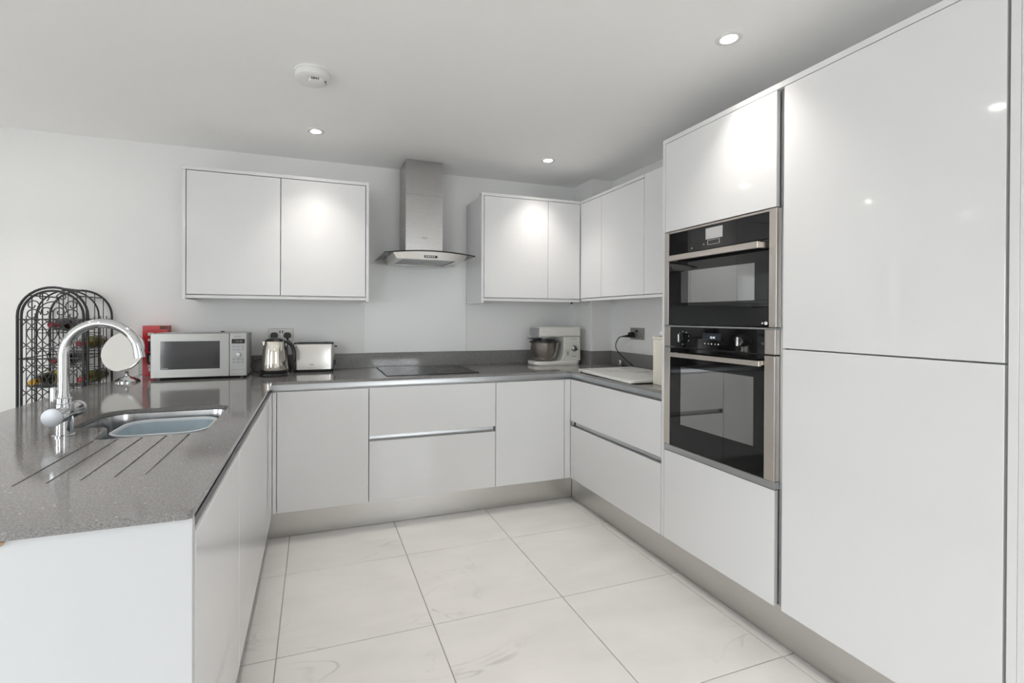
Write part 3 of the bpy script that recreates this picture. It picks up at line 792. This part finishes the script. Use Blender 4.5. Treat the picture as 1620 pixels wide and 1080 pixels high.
# underside frame (ring) around the filter recess
q = ringbox(hc - .18, hc + .18, 3.02, 3.38, 1.614); q2 = ringbox(hc - .18, hc + .18, 3.02, 3.38, 1.624)
for i in range(4): bm.faces.new((q[i], q[(i + 1) % 4], q2[(i + 1) % 4], q2[i]))
bm.faces.new(q2)
half = M_ // 2
bm.faces.new([*bot_f, q[1], q[0]]); bm.faces.new((bot_f[-1], bb_r, q[2], q[1])); bm.faces.new((bb_r, bb_l, q[3], q[2])); bm.faces.new((bb_l, bot_f[0], q[0], q[3]))
bmesh.ops.recalc_face_normals(bm, faces=bm.faces[:])
obj('canopy_body', bm, 'brushed_steel', t, 30)
for k in range(2): obj('grease_filter', bx(hc - .178 + k * .179, hc - .002 + k * .179, 3.022, 3.378, 1.6185, 1.6235, bev=.001), 'mw_side', t)
for x in (hc - .20, hc + .20): obj('hood_lamp', add_lathe(new_bm(), [(.014, 1.6138), (.014, 1.6125)], (x, 3.2, 0), 20), 'print_white', t)
pn = obj('button_panel', bx(.668, .752, 2.962, 2.968, 1.623, 1.637, bev=.001), 'black_plastic', t)
for k in range(5): obj('button', bx(.673 + k * .0135, .681 + k * .0135, 2.960, 2.9622, 1.627, 1.6335), 'print_white', pn)
obj('lettering', text_bm('NEFF', .017, (.700, 3.2000, 1.783), '-y', .0003), 'print_grey', t)

# ================================================================== MICROWAVE, RED BOX, MIRROR
t = thing('microwave', 'silver microwave oven beside the kettle under the wall cabinet', 'microwave', (-.63, 3.25, ZW))
mx0, mx1, my0, my1, mz0, mz1 = -.872, -.382, 3.095, 3.333, ZW + .010, ZW + .266
obj('case', bx(mx0 + .001, mx1 - .001, my0 + .022, my1, mz0, mz1, bev=.004), 'mw_side', t, None, 'grey metal case')
obj('foot', bx(mx0 + .02, mx0 + .04, my0 + .03, my0 + .05, ZW + .0003, mz0), 'black_plastic', t)
obj('foot', bx(mx1 - .04, mx1 - .02, my0 + .03, my0 + .05, ZW + .0003, mz0), 'black_plastic', t)
obj('foot', bx(mx0 + .02, mx0 + .04, my1 - .05, my1 - .03, ZW + .0003, mz0), 'black_plastic', t)
obj('foot', bx(mx1 - .04, mx1 - .02, my1 - .05, my1 - .03, ZW + .0003, mz0), 'black_plastic', t)
xs_ = -.4735
dr = obj('door', bx(mx0, xs_ - .001, my0, my0 + .0215, mz0 + .002, mz1 - .001, bev=.003), 'mw_silver', t, None, 'brushed silver door')
obj('window', bx(-.824, -.524, my0 - .0012, my0, mz0 + .050, mz1 - .045), 'mw_window', dr, None, 'dark tinted door window')
obj('print_mark', bx(-.818, -.786, my0 - .0016, my0 - .0012, mz0 + .054, mz0 + .058), 'print_grey', dr)
cp = obj('control_panel', bx(xs_ + .001, mx1, my0, my0 + .0215, mz0 + .002, mz1 - .001, bev=.003), 'mw_panel', t, None, 'silver control panel')
obj('lettering', text_bm('Panasonic', .0098, (xs_ + .023, my0 - .0002, mz1 - .023), '-y', .0003), 'print_red', cp)
obj('display', bx(xs_ + .012, mx1 - .010, my0 - .001, my0, mz1 - .062, mz1 - .035), 'black_glass', cp)
obj('clock_digits', text_bm('12:45', .018, (xs_ + .030, my0 - .0011, mz1 - .055), '-y', .0002), 'print_grey', cp)
for z in (mz1 - .085, mz1 - .103, mz1 - .158, mz1 - .176):
    obj('print_line', bx(xs_ + .011, mx1 - .010, my0 - .0004, my0, z - .0009, z), 'print_grey', cp)
    for k in range(3): obj('button', bx(xs_ + .015 + k * .024, xs_ + .029 + k * .024, my0 - .0006, my0, z + .003, z + .0068), 'print_grey', cp)
kn = obj('dial', add_lathe(new_bm(), [(.0155, 0), (.0150, -.010), (.013, -.013)], (xs_ + .0455, my0, mz1 - .128), 28, 'y'), 'chrome', cp, 40)
bm = new_bm()
for a in ((xs_ + .012, mx1 - .011, mz0 + .013, mz0 + .0145), (xs_ + .012, mx1 - .011, mz0 + .0385, mz0 + .040), (xs_ + .012, xs_ + .0135, mz0 + .013, mz0 + .04), (mx1 - .0125, mx1 - .011, mz0 + .013, mz0 + .04)):
    add_box(bm, a[0], a[1], my0 - .0004, my0, a[2], a[3])
obj('start_button', bm, 'print_grey', cp)
obj('top_latch', bx(-.555, -.535, my1 - .03, my1 - .015, mz1, mz1 + .006), 'black_plastic', t)

t = thing('red_carton', 'tall red printed carton standing behind the microwave', 'carton', (-.92, 3.37, ZW))
bx0, bx1, by0, by1, bz = -.983, -.852, 3.345, 3.425, ZW + .306
obj('box', bx(bx0, bx1, by0, by1, ZW + .0003, bz, bev=.001), 'red_card', t)
obj('print_patch', bx(bx0 + .030, bx1 - .004, by0 - .0006, by0, ZW + .150, ZW + .215), 'purple_print', t)
obj('print_patch', bx(bx0 + .022, bx1 - .004, by0 - .0006, by0, ZW + .075, ZW + .140), 'black_plastic', t)
obj('print_patch', bx(bx1 - .040, bx1 - .001, by0 - .0006, by0, bz - .022, bz - .002), 'brown_print', t)
for x, z, w, hh in ((.028, .245, .03, .018), (.028, .212, .012, .014), (.036, .085, .01, .04), (.028, .055, .014, .012), (.032, .030, .012, .02), (.040, .140, .02, .008)):
    obj('print_mark', bx(bx0 + x, bx0 + x + w, by0 - .0012, by0 - .0006, ZW + z, ZW + z + hh), 'print_white', t)

mxc, myc = -.985, 3.10
t = thing('vanity_mirror', 'round chrome vanity mirror on a pedestal at the worktop corner', 'mirror', (mxc, myc, ZW))
obj('base', add_lathe(new_bm(), [(.064, ZW + .0003), (.064, ZW + .006), (.055, ZW + .012), (.035, ZW + .022), (.018, ZW + .028), (.012, ZW + .034)], (mxc, myc, 0), 40), 'chrome', t, 30)
obj('stem', add_lathe(new_bm(), [(.009, ZW + .033), (.0075, ZW + .045), (.010, ZW + .052), (.006, ZW + .060)], (mxc, myc, 0), 20), 'chrome', t, 40)
def disc(prof, c, seg, nrm):
    bm = add_lathe(new_bm(), prof, (0, 0, 0), seg)
    q = Vector((0, 0, 1)).rotation_difference(Vector(nrm).normalized())
    bmesh.ops.transform(bm, matrix=Matrix.Translation(c) @ q.to_matrix().to_4x4(), verts=bm.verts[:])
    return bm
mc = Vector((mxc - .018, myc + .005, ZW + .168)); nm = (-.25, -.87, .32)
obj('rim', disc([(.109, -.008), (.114, -.004), (.114, .004), (.1105, .0065)], mc, 64, nm), 'chrome', t, 40)
obj('mirror_glass', disc([(.1108, .0066), (.110, .0074)], mc, 64, nm), 'mirror', t, 30)

# ================================================================== KETTLE, TOASTER, SOCKETS
kx, ky = -.232, 3.145
t = thing('kettle', 'polished steel kettle with black handle beside the microwave', 'kettle', (kx, ky, ZW))
obj('power_base', add_lathe(new_bm(), [(.083, ZW + .0003), (.085, ZW + .006), (.080, ZW + .018), (.074, ZW + .020)], (kx, ky, 0), 40), 'black_plastic', t, 40)
obj('body', add_lathe(new_bm(), [(.076, ZW + .0385), (.077, ZW + .042), (.0745, ZW + .09), (.069, ZW + .15), (.060, ZW + .208), (.0585, ZW + .212)], (kx, ky, 0), 48), 'kettle_steel', t, 40, 'polished steel body')
obj('lower_band', add_lathe(new_bm(), [(.074, ZW + .0205), (.0765, ZW + .024), (.0765, ZW + .038)], (kx, ky, 0), 48), 'black_plastic', t, 40)
obj('lid', add_lathe(new_bm(), [(.056, ZW + .2122), (.054, ZW + .218), (.040, ZW + .228), (.018, ZW + .232)], (kx, ky, 0), 40), 'black_plastic', t, 40)
bm = new_bm(); add_prism(bm, [(kx - .054, ZW + .165), (kx - .054, ZW + .2105), (kx - .070, ZW + .2115), (kx - .066, ZW + .202)], ky - .016, ky + .016, 'y')
obj('spout', bm, 'kettle_steel', t)
hp = catmull([(kx + .045, ky, ZW + .214), (kx + .078, ky, ZW + .206), (kx + .104, ky, ZW + .175), (kx + .113, ky, ZW + .13), (kx + .112, ky, ZW + .085)], 6)
obj('handle', add_tube(new_bm(), hp, [.011] * (len(hp) - 1) + [.010], 12), 'black_plastic', t, 40, 'black plastic handle')
obj('handle_mount', bx(kx + .066, kx + .078, ky - .012, ky + .012, ZW + .05, ZW + .185, bev=.003), 'black_plastic', t)
lp = catmull([(kx - .060, ky + .055, ZW + .008), (kx - .10, ky + .06, ZW + .012), (kx - .135, ky + .07, ZW + .045), (kx - .130, ky + .08, ZW + .085), (kx - .08, ky + .11, ZW + .10), (kx - .07, ky + .2, ZW + .13), (kx - .025, 3.405, ZW + .21)], 8)
obj('cord', add_tube(new_bm(), lp, .0042, 8), 'cable', t, 40)

t = thing('toaster', 'brushed steel long-slot toaster beside the kettle', 'toaster', (0, 3.34, ZW))
q0, q1, r0, r1 = -.132, .126, 3.262, 3.412
pl = round_poly([(q0, r0), (q1, r0), (q1, r1), (q0, r1)], .028, 6)
obj('base', add_loft(new_bm(), [(scaled(pl, .97), ZW + .0003), (scaled(pl, .985), ZW + .004), (scaled(pl, .985), ZW + .018)], cap0=True), 'black_plastic', t, 40)
obj('casing', add_loft(new_bm(), [(pl, ZW + .0185), (pl, ZW + .180), (scaled(pl, .985), ZW + .1835)], cap0=True), 'brushed_steel', t, 40, 'brushed steel casing')
obj('top_plate', add_loft(new_bm(), [(scaled(pl, .975), ZW + .1837), (scaled(pl, .97), ZW + .191)], cap0=True), 'black_plastic', t, 40)
for y in (3.315, 3.358): obj('slot', bx(q0 + .03, q1 - .03, y - .012, y + .012, ZW + .1912, ZW + .1925), 'dark_gap', t)
for x in (q0 + .045, q1 - .055): obj('rack_clip', bx(x, x + .01, r0 + .02, r0 + .03, ZW + .1912, ZW + .1965), 'black_plastic', t)
obj('lever', bx(q1 + .0005, q1 + .020, 3.325, 3.350, ZW + .160, ZW + .168, bev=.002), 'black_plastic', t)
for z in (.045, .064): obj('knob', add_lathe(new_bm(), [(.009, .0005), (.008, .010)], (q1, 3.337, ZW + z), 16, 'x'), 'black_plastic', t, 40)
obj('badge', bx(-.030, -.002, r0 - .0004, r0, ZW + .050, ZW + .0535), 'print_grey', t)

sx0, sx1, sz0, sz1 = -.291, -.138, 1.075, 1.160
t = thing('wall_socket', 'steel double wall socket above the kettle', 'socket', (-.21, YW, 1.12))
obj('plate', bx(sx0, sx1, YW - .0075, YW - .0005, sz0, sz1, bev=.0015), 'socket_steel', t)
for x in (-.221, -.205): obj('switch', bx(x - .0035, x + .0035, YW - .011, YW - .0078, sz1 - .033, sz1 - .014), 'black_plastic', t)
for x, lab in ((-.256, 'black three-pin plug in the left half of the socket above the kettle'), (-.173, 'black three-pin plug in the right half of the socket above the kettle')):
    p = thing('plug', lab, 'plug', (x, YW - .008, sz1 - .05))
    pf = round_poly([(x - .023, sz1 - .063), (x + .023, sz1 - .063), (x + .024, sz1 - .040), (x + .014, sz1 - .027), (x - .014, sz1 - .027), (x - .024, sz1 - .040)], .008, 4)
    obj('body', add_prism(new_bm(), pf, YW - .034, YW - .008, 'y'), 'black_plastic', p, 40)
    obj('strain_relief', add_tube(new_bm(), [(x, YW - .022, sz1 - .062), (x, YW - .022, sz1 - .085)], [.007, .005], 10), 'black_plastic', p, 40)
    if x > -.2:
        obj('cord', add_tube(new_bm(), catmull([(x, YW - .022, sz1 - .083), (x + .002, YW - .024, sz1 - .14), (x + .006, YW - .025, ZW + .06), (x + .02, YW - .025, ZW + .006)], 6), .0035, 8), 'cable', p, 40)
t = thing('wall_socket', 'steel double wall socket on the right wall above the marble board', 'socket', (XW, 2.86, 1.125))
obj('plate', bx(XW - .0075, XW - .0005, 2.782, 2.938, 1.083, 1.168, bev=.0015), 'socket_steel', t)
for y in (2.868, 2.852): obj('switch', bx(XW - .011, XW - .0078, y - .0035, y + .0035, 1.135, 1.154), 'black_plastic', t)
for dy, dz in ((0, .010), (-.011, -.008), (.011, -.008)): obj('pin_hole', bx(XW - .0082, XW - .0076, 2.815 + dy - .003, 2.815 + dy + .003, 1.112 + dz - .003, 1.112 + dz + .003), 'black_plastic', t)
p = thing('plug', 'black plug with a looping cord in the right wall socket', 'plug', (XW - .008, 2.905, 1.11))
obj('body', add_prism(new_bm(), round_poly([(2.882, 1.096), (2.928, 1.096), (2.929, 1.118), (2.918, 1.136), (2.892, 1.136), (2.881, 1.118)], .008, 4), XW - .036, XW - .008, 'x'), 'black_plastic', p, 40)
obj('strain_relief', add_tube(new_bm(), [(XW - .034, 2.906, 1.108), (XW - .060, 2.914, 1.106), (XW - .085, 2.922, 1.104)], [.012, .008, .005], 10), 'black_plastic', p, 40)
cd = catmull([(XW - .083, 2.921, 1.104), (XW - .11, 2.93, 1.095), (XW - .135, 2.935, 1.05), (XW - .135, 2.925, 1.01), (XW - .11, 2.90, .965), (XW - .07, 2.86, .915), (XW - .04, 2.82, ZW + .006), (XW - .04, 2.55, ZW + .005)], 8)
obj('cord', add_tube(new_bm(), cd, .0035, 8), 'cable', p, 40)

# ================================================================== STAND MIXER
t = thing('stand_mixer', 'cream-white stand mixer with steel bowl in the back right corner', 'stand mixer', (1.77, 3.28, ZW))
a0, a1, b0, b1 = 1.578, 1.968, 3.195, 3.375
yc = (b0 + b1) / 2
pl = round_poly([(a0, b0), (a1, b0), (a1, b1), (a0, b1)], .045, 8)
obj('base', add_loft(new_bm(), [(scaled(pl, .97), ZW + .0003), (pl, ZW + .006), (pl, ZW + .026), (scaled(pl, .98), ZW + .031)], cap0=True), 'mixer_white', t, 40)
col = [(1.785, ZW + .031), (1.966, ZW + .031), (1.960, ZW + .215), (1.818, ZW + .215), (1.818, ZW + .090), (1.812, ZW + .070), (1.802, ZW + .050)]
bm = new_bm(); add_prism(bm, col, b0 + .006, b1 - .006, 'y')
bmesh.ops.bevel(bm, geom=[e for e in bm.edges if abs(e.verts[0].co.y - e.verts[1].co.y) < 1e-5], offset=.006, segments=3, affect='EDGES')
obj('column', bm, 'mixer_white', t, 40)
bm = new_bm(); add_prism(bm, round_poly([(1.607, ZW + .217), (1.962, ZW + .217), (1.960, ZW + .292), (1.612, ZW + .292)], [.006, .004, .010, .012], 4), b0 + .002, b1 - .004, 'y')
bmesh.ops.bevel(bm, geom=[e for e in bm.edges if abs(e.verts[0].co.y - e.verts[1].co.y) < 1e-5], offset=.007, segments=3, affect='EDGES')
obj('head', bm, 'mixer_white', t, 40)
obj('nose_shade', bx(1.6030, 1.6072, b0 + .013, b1 - .016, ZW + .223, ZW + .286, bev=.001), 'mw_side', t)  # grey plate over the head's end face, standing in for its shade
bcx, bcy = 1.684, yc - .012
obj('bowl', add_lathe(new_bm(), [(.050, ZW + .0315), (.066, ZW + .036), (.086, ZW + .068), (.098, ZW + .11), (.104, ZW + .160), (.107, ZW + .172), (.109, ZW + .173), (.105, ZW + .176), (.100, ZW + .172), (.094, ZW + .11), (.062, ZW + .045)], (bcx, bcy, 0), 48, sx=1.1, sy=1.0), 'bowl_steel', t, 40, 'brushed steel mixing bowl')
obj('splash_guard', add_lathe(new_bm(), [(.108, ZW + .1765), (.106, ZW + .184), (.070, ZW + .196), (.040, ZW + .198)], (bcx, bcy, 0), 40, sx=1.1), 'smoky_plastic', t, 40, 'clear grey splash guard')
bm = new_bm(); add_prism(bm, [(1.545, ZW + .2105), (1.640, ZW + .2075), (1.630, ZW + .194), (1.565, ZW + .196)], bcy - .045, bcy + .02, 'y')
obj('pouring_chute', bm, 'smoky_plastic', t)
obj('tool_drive', add_lathe(new_bm(), [(.030, ZW + .217), (.028, ZW + .206), (.014, ZW + .202), (.010, ZW + .09)], (bcx, bcy, 0), 24), 'white_plastic', t, 40)
k = obj('speed_dial', add_lathe(new_bm(), [(.026, 0), (.026, -.004), (.022, -.006), (.021, -.018), (.017, -.021)], (1.908, b0 + .006, ZW + .128), 32, 'y'), 'chrome', t, 40, 'chrome speed dial')
obj('dial_pointer', bx(1.905, 1.911, b0 - .0195, b0 - .0152, ZW + .112, ZW + .145, bev=.001), 'black_plastic', k)
bm = bx(1.844, 1.857, b0 + .002, b0 + .0055, ZW + .073, ZW + .104, bev=.001)
obj('head_latch', bm, 'mw_side', t)
bm = new_bm(); add_box(bm, 1.818, 1.962, b0 + .0046, b0 + .0058, ZW + .1115, ZW + .1128)
obj('seam', bm, 'print_grey', t)
obj('lettering', text_bm('KENWOOD', .0085, (1.885, b0 + .0056, ZW + .196), '-y', .0003), 'print_grey', t)
obj('badge', bx(1.889, 1.925, b0 + .0050, b0 + .0058, ZW + .062, ZW + .066), 'print_grey', t)

# ================================================================== MARBLE BOARD, CANISTER, TIN
t = thing('marble_board', 'white veined marble board lying on the right worktop', 'marble board', (1.87, 2.44, ZW))
pl = round_poly([(1.628, 2.150), (2.085, 2.155), (2.115, 2.765), (1.672, 2.755)], .012, 4)
obj('slab', add_loft(new_bm(), [(scaled(pl, .995), ZW + .006), (pl, ZW + .008), (pl, ZW + .020), (scaled(pl, .993), ZW + .0225)], cap0=True), 'marble_board', t)
for x, y in ((1.67, 2.20), (2.05, 2.20), (1.70, 2.70), (2.07, 2.70)): obj('foot', add_lathe(new_bm(), [(.012, ZW + .0003), (.012, ZW + .006)], (x, y, 0), 12), 'black_plastic', t)

t = thing('canister', 'cream ribbed storage canister with white lid against the tall unit', 'canister', (1.85, 2.05, ZW))
c0, c1, d0, d1 = 1.768, 1.930, 1.945, 2.135
obj('body', bx(c0, c1, d0, d1, ZW + .0003, ZW + .250, bev=.004), 'cream', t)
for k in range(15):
    y = d0 + .008 + k * .0122
    obj('rib', bx(c0 - .0015, c0 - .0001, y, y + .007, ZW + .012, ZW + .228), 'cream', t)
obj('collar', bx(c0 - .002, c1 + .002, d0 - .002, d1 + .002, ZW + .2505, ZW + .262, bev=.002), 'cream', t)
obj('lid', bx(c0 + .016, c1 - .010, d0 + .004, d1 - .028, ZW + .2625, ZW + .296, bev=.012, seg=4), 'white_plastic', t, 40)
obj('lid_seal', bx(c0 + .014, c1 - .010, d0 + .004, d1 - .026, ZW + .2622, ZW + .2650), 'print_grey', t)

t = thing('steel_pot', 'small round steel pot against the right upstand', 'pot', (2.165, 2.965, ZW))
obj('pot', add_lathe(new_bm(), [(.019, ZW + .0003), (.020, ZW + .002), (.020, ZW + .042)], (2.165, 2.965, 0), 28), 'brushed_steel', t, 40)
obj('lid', add_lathe(new_bm(), [(.021, ZW + .0422), (.021, ZW + .047), (.018, ZW + .050)], (2.165, 2.965, 0), 28), 'chrome', t, 40)

# ================================================================== WINE RACK
rx0, rx1, ry0, ry1 = -1.471, -1.160, 3.105, 3.425
rc = (rx0 + rx1) / 2; rr = (rx1 - rx0) / 2; zs = 1.240
t = thing('wine_rack', 'black wrought iron arched wine rack against the back wall', 'wine rack', (rc, 3.26, 0))
def arch(y, rad, z0=.002, zs_=zs, n=18, c=rc, squash=1.0):
    return [(c - rad, y, z0)] + [(c + rad * math.cos(math.pi - math.pi * k / n), y, zs_ + rad * squash * math.sin(math.pi * k / n)) for k in range(n + 1)] + [(c + rad, y, z0)]
def wire(name, pts, r=.0025, n=6): return obj(name, add_tube(new_bm(), pts, r, n), 'black_iron', t, 50)
wire('front_frame', arch(ry0, rr - .004), .0065, 10)
wire('back_frame', arch(ry1, rr - .004), .0060, 10)
wire('middle_frame', arch((ry0 + ry1) / 2, rr - .012), .0045, 8)
dy = ry0 - .006
df = obj('door_frame', add_tube(new_bm(), arch(ry0 - .004, rr - .022, .20), .0062, 10), 'black_iron', t, 50)
def dwire(name, pts, r=.0022): return obj(name, add_tube(new_bm(), pts, r, 6), 'black_iron', df, 50)
rd = rr - .022
dwire('bottom_rail', [(rc - rd, ry0 - .004, .21), (rc + rd, ry0 - .004, .21)], .004)
dwire('middle_rail', [(rc - rd, ry0 - .004, 1.012), (rc + rd, ry0 - .004, 1.012)], .0042)
dwire('upper_rail', [(rc - rd, ry0 - .004, zs - .02), (rc + rd, ry0 - .004, zs - .02)], .0025)
for i in range(1, 6):
    x = rc - rd + 2 * rd * i / 6
    ztop = zs + math.sqrt(max(0, rd ** 2 - (x - rc) ** 2))
    dwire('door_bar', [(x, ry0 - .004, .21), (x, ry0 - .004, ztop if i != 3 else zs + .03)], .0032)
# interlaced wavy wires of the lattice
for i in range(6):
    for s in (-1, 1):
        xm = rc - rd + 2 * rd * (i + .5) / 6
        pts = []
        for k in range(61):
            z = .21 + (zs - .02 - .21) * k / 60
            pts.append((xm + s * .044 * math.sin((z - .21) * 2 * math.pi / .25), ry0 - .008 + .003 * s, z))
        pts = [(min(max(p[0], rc - rd + .003), rc + rd - .003), p[1], p[2]) for p in pts]
        dwire('lattice_wire', pts, .0026)
def scroll(cx, cz, rad, a0, turns, sgn, y=ry0 - .006):
    pts = []
    n = 26
    for k in range(n + 1):
        f = k / n; a = a0 + sgn * turns * 2 * math.pi * f; r = rad * (1 - .72 * f)
        pts.append((cx + r * math.cos(a), y, cz + r * math.sin(a)))
    return pts
for cx_, cz_, rad, a0, tn, sg in ((-.085, .005, .034, 0, 1.1, 1), (.085, .005, .034, math.pi, 1.1, -1), (-.085, .055, .030, -.5, 1.1, 1), (.085, .055, .030, math.pi + .5, 1.1, -1),
                                  (-.040, .100, .026, -1, 1.2, 1), (.040, .100, .026, math.pi + 1, 1.2, -1), (-.030, .020, .028, 0, 1.1, 1), (.030, .020, .028, math.pi, 1.1, -1)):
    dwire('scroll', scroll(rc + cx_, zs + cz_, rad, a0, tn, sg), .0030)
# inner pointed arch on the door
dwire('inner_arch', [(rc - .066, ry0 - .004, zs - .02)] + [(rc - .0 + .066 * math.cos(math.pi - math.pi * k / 14), ry0 - .004, zs + .075 * math.sin(math.pi * k / 14)) for k in range(15)] + [(rc + .066, ry0 - .004, zs - .02)], .0032)
for sx_ in (-1, 1):
    x = rc + sx_ * (rr - .004)
    for z in (.20, .46, .74, 1.012, zs - .02):
        wire('side_rail', [(x, ry0, z), (x, ry1, z)], .0035)
    for k in range(1, 4):
        y = ry0 + (ry1 - ry0) * k / 4
        wire('side_bar', [(x, y, .20), (x, y, zs)], .0024)
for k in range(1, 4):
    a = math.pi * k / 4
    wire('top_rail', [(rc + (rr - .004) * math.cos(a), ry0, zs + (rr - .004) * math.sin(a)), (rc + (rr - .004) * math.cos(a), ry1, zs + (rr - .004) * math.sin(a))], .004)
for k in range(1, 7):
    x = rc - (rr - .004) + 2 * (rr - .004) * k / 7
    wire('back_bar', [(x, ry1, .20), (x, ry1, zs + math.sqrt(max(0, (rr - .004) ** 2 - (x - rc) ** 2)))], .0024)
wire('back_rail', [(rx0 + .005, ry1, 1.012), (rx1 - .005, ry1, 1.012)], .0035)
wire('back_rail', [(rx0 + .005, ry1, zs - .02), (rx1 - .005, ry1, zs - .02)], .003)
# bottle cradles: a ring in front and a bigger one behind each bottle
BOT = [(-1.335, 1.192, 'red_foil', 'dark_bottle', 'wine bottle with red foil lying on the top tier of the wine rack', None),
       (-1.212, 1.088, 'red_foil', 'olive_glass', 'olive wine bottle with red foil lying in the second tier on the right', None),
       (-1.322, .996, 'red_foil', 'dark_bottle', 'dark wine bottle with red foil lying in the third tier of the wine rack', None),
       (-1.416, .886, 'yellow_foil', 'green_glass', 'dark green wine bottle with yellow foil and yellow label in the wine rack', 'yellow_label'),
       (-1.208, .892, 'red_foil', 'olive_glass', 'olive wine bottle with red foil lowest on the right of the wine rack', None)]
for x, z, foil, glass, lab, lbl in BOT:
    for y, rad in ((ry0 + .07, .024), (ry0 + .17, .046)):
        wire('bottle_ring', [(x + rad * math.cos(2 * math.pi * k / 20), y, z + rad * math.sin(2 * math.pi * k / 20)) for k in range(21)], .002)
    wire('shelf_rail', [(rx0 + .006, ry0 + .17, z - .048), (rx1 - .006, ry0 + .17, z - .048)], .0024)
    wire('shelf_rail', [(rx0 + .006, ry0 + .07, z - .026), (rx1 - .006, ry0 + .07, z - .026)], .0024)
    b = thing('wine_bottle', lab, 'bottle', (x, ry0 + .16, z - .037))
    obj('foil_cap', add_lathe(new_bm(), [(.010, .016), (.0148, .018), (.0148, .050), (.0145, .075)], (x, ry0, z), 20, 'y'), foil, b, 40)
    obj('glass_body', add_lathe(new_bm(), [(.0140, .0755), (.0145, .095), (.020, .115), (.033, .140), (.0375, .160), (.0375, .295), (.034, .302), (.01, .298)], (x, ry0, z), 28, 'y'), glass, b, 40)
    if lbl: obj('label', add_lathe(new_bm(), [(.0380, .170), (.0380, .255)], (x, ry0, z), 28, 'y', cap0=False, cap1=False), lbl, b, 40)
# lower tiers hidden by the peninsula still hold the frame together
for z in (.30, .52, .72):
    wire('shelf_rail', [(rx0 + .006, ry0 + .17, z), (rx1 - .006, ry0 + .17, z)], .0024)
